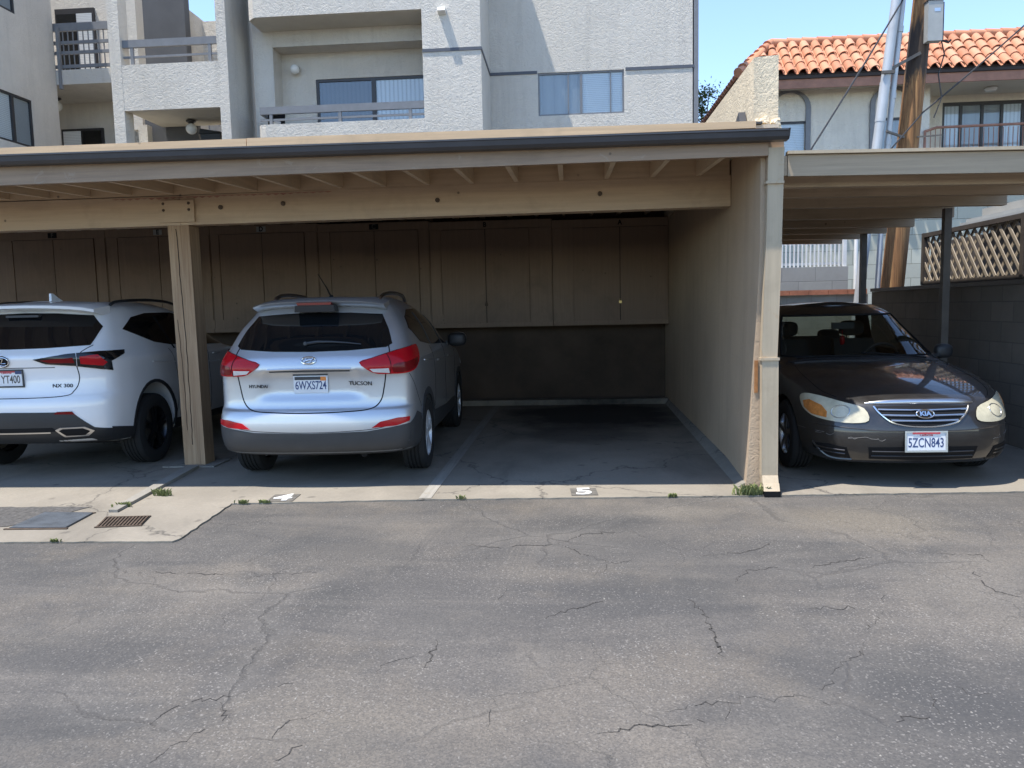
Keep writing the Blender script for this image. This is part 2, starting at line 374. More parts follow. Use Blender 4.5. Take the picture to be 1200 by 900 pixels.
M['linefaint'] = mat_paintwood('worn_line_paint', (.30, .28, .245), 'y', .25, rough=.85, peel=1.0, peelcol=(.25, .22, .175))
M['markfaint'] = flat('faded_number_paint', (.13, .12, .105), .85, var=.4, vscale=30, coord='Position')
M['marking'] = mat_paintwood('worn_white_road_paint', (.72, .71, .68), 'x', .2, rough=.8, peel=.55, peelcol=(.33, .30, .26))
M['markdark'] = flat('dark_stencil_ground', (.12, .11, .095), .85, var=.4, vscale=20, coord='Position')
M['steelcover'] = flat('blue_grey_cover_plate', (.088, .10, .115), .55, metal=.3, var=.4, vscale=7, bump=.5, bscale=90, coord='Position')
M['rust'] = flat('rusty_iron', (.10, .07, .05), .75, metal=.3, var=.4, vscale=14)
M['weed'] = flat('weed_green', (.17, .19, .065), .8, var=.45, vscale=60)
M['leaf'] = flat('leaf_green', (.055, .10, .028), .6, var=.45, vscale=2.5)
M['bark'] = flat('bark', (.12, .09, .06), .85, var=.4, vscale=9)
M['pink'] = flat('pink_petals', (.75, .33, .30), .7, var=.25, vscale=30)
M['brass'] = flat('brass', (.45, .33, .14), .35, metal=1.0)
# car stuff
M['paint_white'] = mat_carpaint('pearl_white_paint', (.80, .80, .80), 0, .3)
M['paint_silver'] = mat_carpaint('silver_paint', (.52, .535, .55), .70, .40, .15)
M['paint_dark'] = mat_carpaint('charcoal_paint', (.014, .013, .013), .2, .28, .3, dust=.07)
M['alloy'] = flat('bright_alloy', (.62, .63, .65), .35, metal=.35, var=.06)
M['tintglass'] = flat('dark_tinted_glass', (.006, .007, .008), .03, var=.0, spec=.6)
M['autoglass'] = mat_glass('windscreen_glass', (.52, .57, .55), .0)
M['redlens'] = flat('red_lens', (.42, .006, .012), .16, var=.06, spec=.28)
M['reddark'] = flat('dark_red_lens', (.16, .004, .006), .16, var=.1, spec=.28)
M['clearlens'] = flat('clear_lens', (.62, .60, .58), .10, var=.12, vscale=25, coat=1.0)
M['hazylens'] = flat('yellowed_headlight_lens', (.52, .475, .345), .22, var=.22, vscale=9, coat=.6)
M['amber'] = flat('amber_lens', (.60, .22, .05), .2, var=.3, vscale=30, coat=.5)
M['tyre'] = flat('tyre_rubber', (.012, .012, .0125), .85, var=.2, vscale=9)
M['rimdark'] = flat('dark_alloy', (.035, .036, .04), .3, metal=.8)
M['cladding'] = flat('grey_black_cladding', (.040, .042, .045), .55, var=.1, bump=.15, bscale=300)
M['platewhite'] = flat('number_plate_white', (.70, .71, .72), .4, var=.05)
M['plateblue'] = flat('number_plate_blue', (.035, .06, .16), .5)
M['platered'] = flat('number_plate_red', (.45, .05, .06), .5)
M['plateorange'] = flat('number_plate_sticker', (.72, .24, .05), .5)
M['seat'] = flat('dark_seat_cloth', (.05, .048, .046), .9)
M['scratch'] = flat('pale_scrape', (.20, .19, .18), .7)

# ------------------------------------------------------------------ objects
def tag(o, label=None, cat=None, group=None, kind=None):
    if label: o['label'] = label
    if cat: o['category'] = cat
    if group: o['group'] = group
    if kind: o['kind'] = kind
    return o
def thing(name, label, cat, loc=(0, 0, 0), rotz=0.0, group=None, scale=1.0):
    o = bpy.data.objects.new(name, None); COL.objects.link(o)
    o.empty_display_size = .2
    o.location = loc; o.rotation_euler = (0, 0, rotz); o.scale = (scale,)*3
    return tag(o, label, cat, group)
def root_loc(o):
    l = Vector((0, 0, 0))
    while o is not None: l += o.location; o = o.parent
    return l
def link_mesh(name, me, mats, parent=None, smooth=False, sharp=None):
    for m in (mats if isinstance(mats, (list, tuple)) else [mats]): me.materials.append(m)
    if smooth:
        for p in me.polygons: p.use_smooth = True
        if sharp is not None: me.set_sharp_from_angle(angle=R(sharp))
    o = bpy.data.objects.new(name, me); COL.objects.link(o)
    if parent is not None: o.parent = parent
    return o
def copy_tree(o, parent=None, names=True):
    c = o.copy(); COL.objects.link(c); c.parent = parent
    for ch in list(o.children): copy_tree(ch, c)
    return c

class MB:
    """collects boxes, bars, tubes, plates into one mesh"""
    def __init__(s, world=None):
        s.bm = bmesh.new(); s.mi = 0
    def _f(s, vs):
        try:
            f = s.bm.faces.new(vs); f.material_index = s.mi; return f
        except ValueError: return None
    def box(s, x0, x1, y0, y1, z0, z1):
        return s.hexa([(x0,y0,z0),(x1,y0,z0),(x1,y1,z0),(x0,y1,z0),(x0,y0,z1),(x1,y0,z1),(x1,y1,z1),(x0,y1,z1)])
    def hexa(s, p):
        v = [s.bm.verts.new(q) for q in p]
        for f in ((3,2,1,0),(4,5,6,7),(0,1,5,4),(1,2,6,5),(2,3,7,6),(3,0,4,7)): s._f([v[i] for i in f])
        return s
    def prism(s, poly, d):
        """planar polygon swept by vector d"""
        d = Vector(d); a = [s.bm.verts.new(p) for p in poly]; b = [s.bm.verts.new(Vector(p)+d) for p in poly]
        s._f(a[::-1]); s._f(b)
        for i in range(len(a)):
            j = (i+1) % len(a); s._f([a[i], a[j], b[j], b[i]])
        return s
    def bar(s, a, b, w, h, up=(0, 0, 1)):
        """rectangular bar from a to b, w across, h along up"""
        a = Vector(a); b = Vector(b); t = (b-a).normalized(); u = Vector(up); x = t.cross(u)
        if x.length < 1e-4: u = Vector((0, 1, 0)); x = t.cross(u)
        x.normalize(); u = x.cross(t).normalized()
        return s.hexa([a-x*w/2-u*h/2, a+x*w/2-u*h/2, b+x*w/2-u*h/2, b-x*w/2-u*h/2, a-x*w/2+u*h/2, a+x*w/2+u*h/2, b+x*w/2+u*h/2, b-x*w/2+u*h/2])
    def tube(s, pts, r, n=10, caps=True, radii=None):
        pts = [Vector(p) for p in pts]; rings = []; prev = None
        for i, p in enumerate(pts):
            t = (pts[min(i+1, len(pts)-1)] - pts[max(i-1, 0)]).normalized()
            if prev is None:
                x = t.cross(Vector((0, 0, 1)))
                if x.length < 1e-3: x = t.cross(Vector((0, 1, 0)))
            else: x = prev - t*prev.dot(t)
            x.normalize(); prev = x; y = t.cross(x); rr = radii[i] if radii else r
            rings.append([s.bm.verts.new(p + (x*math.cos(2*PI*k/n) + y*math.sin(2*PI*k/n))*rr) for k in range(n)])
        for a, b in zip(rings, rings[1:]):
            for k in range(n): s._f([a[k], a[(k+1) % n], b[(k+1) % n], b[k]])
        if caps: s._f(rings[0][::-1]); s._f(rings[-1])
        return s
    def lathe(s, prof, n=24, axis='z', c=(0, 0, 0), caps=True):
        """prof: (r, h) pairs round the axis"""
        c = Vector(c); rings = []
        for (r, h) in prof:
            ring = []
            for k in range(n):
                a = 2*PI*k/n; u, v = r*math.cos(a), r*math.sin(a)
                p = {'z': (u, v, h), 'x': (h, u, v), 'y': (v, h, u)}[axis]
                ring.append(s.bm.verts.new(c + Vector(p)))
            rings.append(ring)
        for a, b in zip(rings, rings[1:]):
            for k in range(n): s._f([a[k], a[(k+1) % n], b[(k+1) % n], b[k]])
        if caps: s._f(rings[0][::-1]); s._f(rings[-1])
        return s
    def wall(s, o, ux, uz, w, h, holes, depth, nrm):
        """wall sheet in plane o + a*ux + b*uz with rectangular holes (a0,a1,b0,b1) and reveals going depth against nrm"""
        o = Vector(o); ux = Vector(ux); uz = Vector(uz); nrm = Vector(nrm)
        xs = sorted({0.0, w, *[q for hh in holes for q in hh[:2]]}); zs = sorted({0.0, h, *[q for hh in holes for q in hh[2:4]]})
        vt = {}
        def V(a, b):
            if (a, b) not in vt: vt[(a, b)] = s.bm.verts.new(o + ux*a + uz*b)
            return vt[(a, b)]
        for a0, a1 in zip(xs, xs[1:]):
            for b0, b1 in zip(zs, zs[1:]):
                ca, cb = (a0+a1)/2, (b0+b1)/2
                if any(h_[0] < ca < h_[1] and h_[2] < cb < h_[3] for h_ in holes): continue
                s._f([V(a0, b0), V(a1, b0), V(a1, b1), V(a0, b1)])
        for h_ in holes:
            q = [o + ux*h_[0] + uz*h_[2], o + ux*h_[1] + uz*h_[2], o + ux*h_[1] + uz*h_[3], o + ux*h_[0] + uz*h_[3]]
            a = [s.bm.verts.new(p) for p in q]; b = [s.bm.verts.new(p - nrm*depth) for p in q]
            for i in range(4): s._f([a[i], b[i], b[(i+1) % 4], a[(i+1) % 4]])
        return s
    def build(s, name, mats, parent=None, bevel=0.0, smooth=False, sharp=35, seg=2, shift=True):
        if bevel:
            es = [e for e in s.bm.edges if len(e.link_faces) == 2 and e.calc_face_angle(0) > .6]
            bmesh.ops.bevel(s.bm, geom=es, offset=bevel, segments=seg, affect='EDGES', profile=.6)
        bmesh.ops.recalc_face_normals(s.bm, faces=s.bm.faces)
        if parent is not None and shift:
            l = root_loc(parent)
            for v in s.bm.verts: v.co -= l
        me = bpy.data.meshes.new(name); s.bm.to_mesh(me); s.bm.free()
        return link_mesh(name, me, mats, parent, smooth or bevel > 0, sharp)

def text_mesh(name, txt, size, mat, mtx, parent=None, depth=.001, align='CENTER', sx=1.0, shear=0.0, bold=0.0):
    cu = bpy.data.curves.new('lettering_curve', 'FONT'); cu.body = txt; cu.size = size; cu.extrude = depth
    cu.align_x = align; cu.align_y = 'CENTER'; cu.shear = shear; cu.offset = bold; cu.resolution_u = 3
    ob = bpy.data.objects.new('lettering_tmp', cu); COL.objects.link(ob)
    dg = bpy.context.evaluated_depsgraph_get(); dg.update()
    me = bpy.data.meshes.new_from_object(ob.evaluated_get(dg))
    bpy.data.objects.remove(ob); bpy.data.curves.remove(cu)
    me.transform(Matrix.Diagonal((sx, 1, 1, 1))); me.transform(mtx)
    me.materials.clear()
    return link_mesh(name, me, mat, parent)
def frame_mtx(o, x, up):
    """matrix whose X is x, Y is up, Z is the normal, at o"""
    x = Vector(x).normalized(); up = Vector(up); z = x.cross(up).normalized(); y = z.cross(x)
    m = Matrix((x, y, z)).transposed().to_4x4(); m.translation = Vector(o); return m
# ================================================================== GROUND
def sheet(name, poly, z, mat, kind='structure', thick=0.0):
    bm = bmesh.new()
    vs = [bm.verts.new((x, y, z)) for x, y in poly]; f = bm.faces.new(vs); f.normal_update()
    if f.normal.z < 0: f.normal_flip()
    if thick:
        ret = bmesh.ops.extrude_face_region(bm, geom=[f]); nv = [e for e in ret['geom'] if isinstance(e, bmesh.types.BMVert)]
        for v in nv: v.co.z = z
        for v in vs: v.co.z = z - thick
        bmesh.ops.recalc_face_normals(bm, faces=bm.faces)
    me = bpy.data.meshes.new(name); bm.to_mesh(me); bm.free()
    o = link_mesh(name, me, mat); o['kind'] = kind; return o
def rough_edge(pts, amp, step=.06, seed=3):
    """a line broken into short uneven pieces, like a worn pour edge"""
    rr = random.Random(seed); out = []
    for (a, b) in zip(pts, pts[1:]):
        a = Vector((*a, 0)); b = Vector((*b, 0)); n = max(1, int((b-a).length/step)); t = (b-a).normalized(); nn = Vector((-t.y, t.x, 0))
        for i in range(n):
            p = a.lerp(b, i/n) + (nn*rr.uniform(-amp, amp) if i else Vector()); out.append((p.x, p.y))
    out.append(pts[-1]); return out
sheet('ground', [(-150, -150), (150, -150), (150, 150), (-150, 150)], -.012, M['asphalt'])
edge = rough_edge([(-11, 4.60), (-2.62, 4.745), (-2.60, 4.80), (-2.66, 5.725), (-1.13, 5.838), (1.30, 5.915), (3.44, 6.02), (5.2, 6.08)], .008)
slab = sheet('carport_slab', edge + [(5.2, 14.2), (-11, 14.2)], 0.0, M['slab'], thick=.011)
# asphalt patch let into the slab
sheet('asphalt_patch', rough_edge([(-5.2, 5.08), (-4.02, 5.08), (-3.74, 5.62), (-5.2, 5.62), (-5.2, 5.08)], .012, seed=9)[:-1], .004, M['asphalt2'])
# low kerb strip running out from the timber post
b = MB(); b.hexa([(-3.50, 5.46, 0), (-3.43, 5.46, 0), (-3.60, 7.1, 0), (-3.72, 7.1, 0), (-3.50, 5.46, .022), (-3.43, 5.46, .022), (-3.60, 7.1, .03), (-3.72, 7.1, .03)])
k = b.build('kerb_strip', M['kerbc'], bevel=.006); k['kind'] = 'structure'
b = MB(); b.box(-3.98, -3.46, 7.12, 7.5, 0, .012); k = b.build('post_footing', M['kerbc'], bevel=.005); k['kind'] = 'structure'
b = MB(); b.box(-9.0, 1.47, 11.62, 11.80, 0, .08); k = b.build('rear_kerb', M['slab'], bevel=.015); k['kind'] = 'structure'
b = MB(); b.hexa([(1.335, 6.2, 0), (1.47, 6.2, 0), (1.49, 12.0, 0), (1.44, 12.0, 0), (1.385, 6.2, .03), (1.47, 6.2, .05), (1.49, 12.0, .06), (1.46, 12.0, .04)])
k = b.build('wall_kerb', M['kerbc'], bevel=.01); k['kind'] = 'structure'

# cover plate and drain grate
t = thing('utility_cover', 'worn blue grey cover plate set in pale concrete beside the asphalt patch', 'cover plate', (-3.75, 5.24, 0))
b = MB(); b.prism([(-3.96, 5.02, .001), (-3.55, 5.03, .001), (-3.60, 5.42, .001), (-3.99, 5.44, .001)], (0, 0, .012)); b.build('plate', M['steelcover'], t, bevel=.003)
b = MB()
for i, q in enumerate(([(-3.99, 5.00), (-3.53, 5.01), (-3.53, 5.03), (-3.99, 5.02)], [(-3.60, 5.425), (-3.59, 5.445), (-4.0, 5.46), (-4.0, 5.443)])):
    b = MB(); b.prism([(x, y, .001) for x, y in q], (0, 0, .007)); b.build('rim', M['rust'], t)
t = thing('drain_grate', 'small rusty drain grate sunk in the concrete beside the kerb strip', 'drain', (-3.22, 5.2, 0))
b = MB()
for i in range(13):
    f = i/12; b.bar((-3.34+.29*f, 5.06+.04*f, .004), (-3.42+.30*f, 5.30+.03*f, .004), .012, .008)
b.bar((-3.35, 5.05, .004), (-3.03, 5.095, .004), .014, .01); b.bar((-3.43, 5.31, .004), (-3.10, 5.34, .004), .014, .01)
b.build('grating', M['rust'], t)
b = MB(); b.prism([(-3.35, 5.05, .0015), (-3.03, 5.095, .0015), (-3.10, 5.34, .0015), (-3.43, 5.31, .0015)], (0, 0, .001)); b.build('pit', M['black'], t)

b = MB(); b.hexa([(-1.20, 5.86, .0015), (-1.10, 5.86, .0015), (-1.06, 11.5, .0015), (-1.16, 11.5, .0015), (-1.20, 5.86, .004), (-1.10, 5.86, .004), (-1.06, 11.5, .004), (-1.16, 11.5, .004)])
k = b.build('stall_line', M['linefaint']); k['kind'] = 'structure'
# stall numbers painted on the slab edge
def stall_number(digit, x, y, rz, label, under, sc=1.0, mt='marking'):
    t = thing('stall_number', label, 'painted number', (x, y, 0), rz)
    if under:
        b = MB(); b.box(-.105, .105, -.115, .115, .0020, .0045)
        b.build('stencil_ground', M['markdark'], t, shift=False)
    text_mesh('digit', digit, .29*sc, M[mt], Matrix.Translation((0, 0, .0065)), t, depth=.001, bold=.007, sx=1.0)
stall_number('4', -2.30, 5.885, R(3), 'worn white number 4 painted on the slab edge behind the silver car', True)
stall_number('5', .10, 6.05, R(3), 'white number 5 painted on the slab edge of the empty bay', True)
stall_number('6', 2.80, 6.25, R(3), 'faded dark number in the shade under the nose of the dark sedan', False, .85, 'markfaint')
# the long cracks in the asphalt, each a thin jagged sunken line
CR = [[(-0.67, 4.71), (-0.45, 4.65), (-0.29, 4.7), (-0.11, 4.71), (0.11, 4.96), (0.28, 4.98)], [(-0.06, 4.71), (0.07, 4.52), (0.2, 4.39), (0.28, 4.37), (0.38, 4.47)], [(0.19, 4.37), (0.2, 4.27), (0.12, 4.15)], [(-0.13, 3.56), (-0.06, 3.64), (0.02, 3.68), (0.15, 3.78)], [(-0.38, 3.79), (-0.36, 3.89), (-0.34, 3.97)], [(-0.54, 4.28), (-0.53, 4.41), (-0.5, 4.53)], [(-0.81, 3.05), (-0.75, 3.1), (-0.69, 3.14)], [(-0.61, 3.03), (-0.61, 3.15), (-0.62, 3.31)], [(-0.31, 2.59), (-0.31, 2.66), (-0.31, 2.71)], [(-0.85, 2.94), (-0.8, 2.96), (-0.81, 3.05)], [(0.75, 4.5), (0.96, 4.54), (1.12, 4.63), (1.28, 4.81)], [(1.24, 4.23), (1.35, 4.3), (1.47, 4.38), (1.73, 4.48)], [(0.86, 4.04), (0.91, 4.14), (0.97, 4.25), (1.15, 4.3)], [(0.33, 2.71), (0.42, 2.75), (0.49, 2.79), (0.57, 2.79), (0.68, 2.83), (0.76, 2.83), (0.86, 2.85), (0.94, 2.78)], [(0.57, 2.79), (0.57, 2.75), (0.54, 2.67)], [(0.08, 2.56), (0.23, 2.62), (0.35, 2.62), (0.41, 2.63), (0.46, 2.65)], [(0.94, 2.91), (1.01, 2.97)], [(1.02, 3.02), (1.1, 3.13), (1.2, 3.2), (1.26, 3.32)], [(1.33, 3.46), (1.43, 3.59), (1.48, 3.67)], [(1.53, 3.8), (1.57, 3.88)], [(2.13, 4.56), (2.23, 4.54), (2.37, 4.53), (2.35, 4.41)], [(2.19, 4.24), (2.14, 4.05), (2.14, 3.94), (2.19, 3.89), (2.27, 3.84)], [(1.13, 2.67), (1.2, 2.71), (1.29, 2.72)], [(1.34, 2.88), (1.32, 2.77), (1.3, 2.73)], [(1.15, 3.7), (1.25, 3.71), (1.36, 3.71)], [(0.58, 3.82), (0.62, 3.71), (0.63, 3.46), (0.63, 3.17)], [(1.46, 2.94), (1.49, 2.88), (1.58, 2.89)], [(-1.57, 2.53), (-1.54, 2.62), (-1.5, 2.72), (-1.37, 2.77), (-1.32, 2.78), (-1.28, 2.82)], [(-1.18, 2.85), (-1.13, 2.89)], [(-1.36, 2.73), (-1.31, 2.67), (-1.29, 2.6)], [(-1.06, 2.48), (-1.06, 2.55), (-1.05, 2.58), (-1.0, 2.62), (-0.93, 2.68)], [(-1.0, 2.36), (-0.94, 2.45)], [(-1.42, 2.33), (-1.37, 2.46), (-1.33, 2.54)], [(-2.61, 4.18), (-2.15, 4.16), (-1.87, 4.14)], [(-1.83, 4.06), (-1.8, 4.12), (-1.65, 4.18), (-1.35, 4.17)]]
b = MB(); rr = random.Random(21)
for ln in CR:
    pts = []
    for (x0, y0), (x1, y1) in zip(ln, ln[1:]):
        L_ = math.hypot(x1-x0, y1-y0); n_ = max(2, int(L_/.022))
        for i in range(n_):
            f = i/n_; a_ = .012 if i else .004; pts.append(Vector((x0+(x1-x0)*f+rr.gauss(0, a_*.6), y0+(y1-y0)*f+rr.gauss(0, a_), -.0105)))
    pts.append(Vector((*ln[-1], -.0105))); m_ = len(pts); wv = .0026
    gap = 0
    for i in range(m_-1):
        wv = min(.0048, max(.0008, wv + rr.gauss(0, .0010)))
        if gap > 0: gap -= 1; continue
        if rr.random() < .06: gap = rr.randint(1, 3)
        a, c = pts[i], pts[i+1]; t_ = (c-a).normalized(); nn = Vector((-t_.y, t_.x, 0))*wv*min(1, .35+min(i, m_-1-i)*.12)
        b._f([b.bm.verts.new(q) for q in (a-nn, c+t_*.003-nn*rr.uniform(.5, 1.1), c+t_*.003+nn*rr.uniform(.5, 1.1), a+nn)])
ck = b.build('asphalt_cracks', flat('crack_dirt', (.046, .042, .038), .95, var=.3, coord='Position')); ck['kind'] = 'structure'
# loose grit
b = MB(); rr = random.Random(33)
for i in range(260):
    y = 1.9 + 3.9*rr.random()**1.2; x = rr.uniform(-.75, .75)*y + rr.uniform(-.3, .3)
    if x < -2.6 and y > 4.7: continue
    s_ = rr.uniform(.0025, .0065); z = -.012
    q = [Vector((x+s_*math.cos(a)*rr.uniform(.7, 1.2), y+s_*math.sin(a)*rr.uniform(.7, 1.2), z)) for a in (0, 1.3, 2.6, 3.8, 5.0)]; tp = Vector((x, y, z+s_*.9))
    tv = b.bm.verts.new(tp); qs = [b.bm.verts.new(p) for p in q]
    for k in range(5): b._f([qs[k], qs[(k+1) % 5], tv])
gr = b.build('loose_grit', flat('grit_stone', (.22, .20, .175), .9, var=.5, vscale=40, coord='Position')); gr['kind'] = 'stuff'
# weeds in the joints
def weed(x, y, h, n, label, seed):
    rr = random.Random(seed); b = MB()
    for i in range(n):
        a = rr.uniform(0, 2*PI); l = h*rr.uniform(.45, 1.0); bx, by = x+rr.gauss(0, h*.55), y+rr.gauss(0, h*.12)
        dx, dy = math.cos(a)*l*.6, math.sin(a)*l*.35; wd = .004+.007*rr.random()
        p0 = Vector((bx, by, -.004)); p1 = Vector((bx+dx*.4, by+dy*.4, l*.65)); p2 = Vector((bx+dx, by+dy, l*.9)); s_ = Vector((-dy, dx, 0)).normalized()*wd
        b.prism([p0-s_*.6, p0+s_*.6, p1+s_, p2, p1-s_], (0.0004, .0004, .0008))
    o = b.build('weed_tuft', M['weed']); tag(o, label, 'weed', 'weeds in the concrete joints')
weed(-3.37, 5.98, .075, 60, 'tallest weed tuft growing beside the kerb strip that leads to the post', 1)
weed(-3.47, 5.62, .05, 40, 'low weed tuft at the lower end of the kerb strip', 2)
weed(-2.57, 5.73, .035, 40, 'low weeds at the corner where the slab edge steps back', 3)
weed(-2.40, 5.745, .03, 40, 'low weeds right below the painted number 4', 4)
weed(-.86, 5.845, .035, 22, 'small weed on the slab edge between the silver car and the empty bay', 6)
weed(.78, 5.90, .035, 26, 'small weed on the slab edge between the number 5 and the wall', 7)
weed(1.40, 5.945, .10, 110, 'bushy green weeds at the foot of the cream downspout', 8)
weed(-3.42, 4.735, .025, 30, 'tiny weeds on the asphalt line left of the drain grate', 10)

# ================================================================== CARPORT
cp = thing('timber_carport', 'long tan timber carport with dark gutter, storage cupboards and stucco end wall', 'carport', (-1, 9, 0))
def cpb(name, mat, fn, bevel=.004, par=cp, **k):
    b = MB(); fn(b); return b.build(name, M[mat], par, bevel=bevel, **k)
XL = -9.6
roof = cpb('roof', 'deck', lambda b: b.hexa([(XL, 6.03, 2.775), (1.585, 6.03, 2.775), (1.585, 12.3, 3.067), (XL, 12.3, 3.067), (XL, 6.03, 2.80), (1.585, 6.03, 2.80), (1.585, 12.3, 3.092), (XL, 12.3, 3.092)]))
cpb('roof_edge_board', 'edgeboard', lambda b: [b.hexa([(XL, 5.955, 2.765), (-2.48, 5.955, 2.757), (-2.48, 6.0, 2.757), (XL, 6.0, 2.765), (XL, 5.955, 2.842), (-2.48, 5.955, 2.832), (-2.48, 6.0, 2.832), (XL, 6.0, 2.842)]),
                                        b.hexa([(-2.474, 5.953, 2.757), (1.40, 5.953, 2.762), (1.40, 6.0, 2.762), (-2.474, 6.0, 2.757), (-2.474, 5.953, 2.834), (1.40, 5.953, 2.812), (1.40, 6.0, 2.812), (-2.474, 6.0, 2.834)])], par=cp)
cpb('roof_covering', 'asphalt2', lambda b: b.hexa([(XL, 6.01, 2.803), (1.461, 6.01, 2.803), (1.461, 12.3, 3.097), (XL, 12.3, 3.097), (XL, 6.01, 2.82), (1.461, 6.01, 2.82), (1.461, 12.3, 3.115), (XL, 12.3, 3.115)]))
cpb('fascia', 'fascia', lambda b: b.hexa([(XL, 5.985, 2.535), (1.50, 5.985, 2.565), (1.50, 6.025, 2.565), (XL, 6.025, 2.535), (XL, 5.985, 2.752), (1.50, 5.985, 2.752), (1.50, 6.025, 2.752), (XL, 6.025, 2.752)]), par=cp)
# box gutter with a rolled front lip and an end cap
b = MB(); pr = [(5.982, 2.660), (5.90, 2.660), (5.872, 2.68), (5.862, 2.715), (5.852, 2.719), (5.852, 2.731), (5.868, 2.733), (5.877, 2.716), (5.884, 2.686), (5.905, 2.672), (5.974, 2.672), (5.974, 2.731), (5.982, 2.731)]
b.prism([(XL, y, z+.058) for y, z in pr], (1.61-XL, 0, -.058)); 
b.prism([(1.611, y, z+.0005) for y, z in [(5.982, 2.660), (5.90, 2.660), (5.872, 2.68), (5.862, 2.715), (5.852, 2.731), (5.982, 2.731)]], (.014, 0, 0))
gut = b.build('gutter', M['gutter'], cp)
for i in range(27):
    x = -.05 - .412*(i-3)
    cpb('rafter', 'rafter', lambda b: b.hexa([(x-.02, 6.03, 2.575), (x+.02, 6.03, 2.575), (x+.02, 12.08, 2.862), (x-.02, 12.08, 2.862), (x-.02, 6.03, 2.773), (x+.02, 6.03, 2.773), (x+.02, 12.08, 3.052), (x-.02, 12.08, 3.052)]), bevel=.003)
# blocking boards on top of the beam between the rafters
cpb('blocking', 'beam', lambda b: b.box(XL, 1.465, 7.206, 7.24, 2.618, 2.815), bevel=0)
beam = cpb('beam', 'beam', lambda b: [b.hexa([(-3.68, 7.20, 2.335), (1.475, 7.20, 2.352), (1.475, 7.36, 2.352), (-3.68, 7.36, 2.335), (-3.68, 7.20, 2.612), (1.475, 7.20, 2.628), (1.475, 7.36, 2.628), (-3.68, 7.36, 2.612)]),
                                     b.hexa([(XL, 7.203, 2.325), (-3.686, 7.203, 2.335), (-3.686, 7.36, 2.335), (XL, 7.36, 2.325), (XL, 7.203, 2.60), (-3.686, 7.203, 2.610), (-3.686, 7.36, 2.610), (XL, 7.36, 2.60)])], bevel=.006)
b = MB()
for x, z in ((-3.28, 2.49), (-2.67, 2.505), (-1.2, 2.49), (.3, 2.50)):
    b.lathe([(.014, 0), (.022, .001), (.022, -.012), (.010, -.016)], 10, 'y', (x, 7.20, z))
b.build('bolt', M['rust'], beam)
# knot and chew marks along the beam's upper edge
b = MB(); rr = random.Random(4)
pts = [(-4.35, 7.1985, 2.597), (-2.2, 7.1985, 2.606)]
for i in range(60): pts.append((-2.2 - i*.0358, 7.1985, 2.6055 - i*.00013 - (rr.uniform(.008, .022) if i % 2 else .002)))
b.prism(pts, (0, .0012, 0))
b.build('saw_mark', M['redfascia'], beam)
# timber post with bracket plate
def post(x):
    b = MB(); b.hexa([(x-.105, 7.20, .012), (x+.105, 7.20, .012), (x+.105, 7.40, .012), (x-.105, 7.40, .012), (x-.125, 7.20, 2.333), (x+.085, 7.20, 2.333), (x+.085, 7.40, 2.333), (x-.125, 7.40, 2.333)])
    p = b.build('post', M['post'], cp, bevel=.008)
    b = MB(); rr = random.Random(int(x*10)); pts = []
    for i in range(30):
        z = 2.30 - i*.072; pts.append((x - .015 - .02*(z/2.33) + rr.uniform(-.004, .004) + .012*math.sin(z*1.7), 7.198, z))
    b.tube(pts, .0035, 4); b.tube([(q[0]-.055+.01*math.sin(q[2]*3), 7.198, q[2]) for q in pts[12:28]], .0022, 4); b.build('drying_crack', M['black'], p)
    b = MB(); b.box(x-.19, x+.16, 7.170, 7.198, 2.36, 2.565); pl = b.build('bracket_board', M['beam'], p, bevel=.004)
    b = MB()
    for dx in (-.14, .11):
        for z in (2.475, 2.535): b.lathe([(.008, 0), (.014, 0), (.012, -.008), (.004, -.010)], 8, 'y', (x+dx, 7.170, z))
    b.build('nail', M['rust'], pl)
post(-3.69); post(-8.8)
# end wall: battered foot at the front, parapet standing above the roof
def wallpts(z): # left face x at the front end
    return 1.372 + .095*min(1, (z/1.9))**.8
zz = [0, .25, .6, 1.0, 1.45, 1.9, 2.76]
b = MB(); bm = b.bm
rows = []
for z in zz:
    xl = wallpts(z); xr = 1.592 + .02*z/2.7
    rows.append([bm.verts.new(p) for p in [(xl, 6.075, z), (xr, 6.075, z), (xr, 12.2, z), (1.492, 12.2, z), (xl*.3+1.49*.7, 7.3, z), (xl*.75+1.49*.25, 6.22, z)]])
for a, c in zip(rows, rows[1:]):
    for i in range(6): b._f([a[i], a[(i+1) % 6], c[(i+1) % 6], c[i]])
b._f(rows[0]); b._f(rows[-1])
b.build('end_wall', M['wallstucco'], cp, bevel=.008)
b = MB(); b.hexa([(1.462, 6.30, 2.77), (1.652, 6.30, 2.77), (1.652, 12.2, 2.77), (1.472, 12.2, 2.77), (1.462, 6.30, 3.37), (1.652, 6.31, 3.385), (1.652, 12.2, 3.4), (1.472, 12.2, 3.4)])
b.build('parapet', M['parapetstucco'], cp, bevel=.02)

b = MB(); rr = random.Random(2)
for i in range(26):
    x = rr.uniform(1.44, 1.66); z = rr.uniform(2.78, 2.90); s_ = rr.uniform(.012, .035)
    b.hexa([(x-s_, 6.27-rr.random()*.02, z-s_*.6), (x+s_, 6.275, z-s_), (x+s_, 6.31, z-s_), (x-s_, 6.31, z-s_), (x-s_*.7, 6.28, z+s_*.7), (x+s_*.6, 6.285, z+s_), (x+s_, 6.31, z+s_), (x-s_, 6.31, z+s_)])
b.build('broken_stucco', M['parapetstucco'], cp)
b = MB(); b.prism([(1.40, 6.45, 2.825), (1.40, 6.95, 2.825), (1.40, 6.55, 3.02)], (.055, 0, 0)); b.build('dark_wedge', M['gutter'], cp)  # small dark triangular piece against the parapet
cpb('back_wall', 'backwall', lambda b: b.box(XL, 1.49, 12.10, 12.28, 0, 3.05), bevel=0)
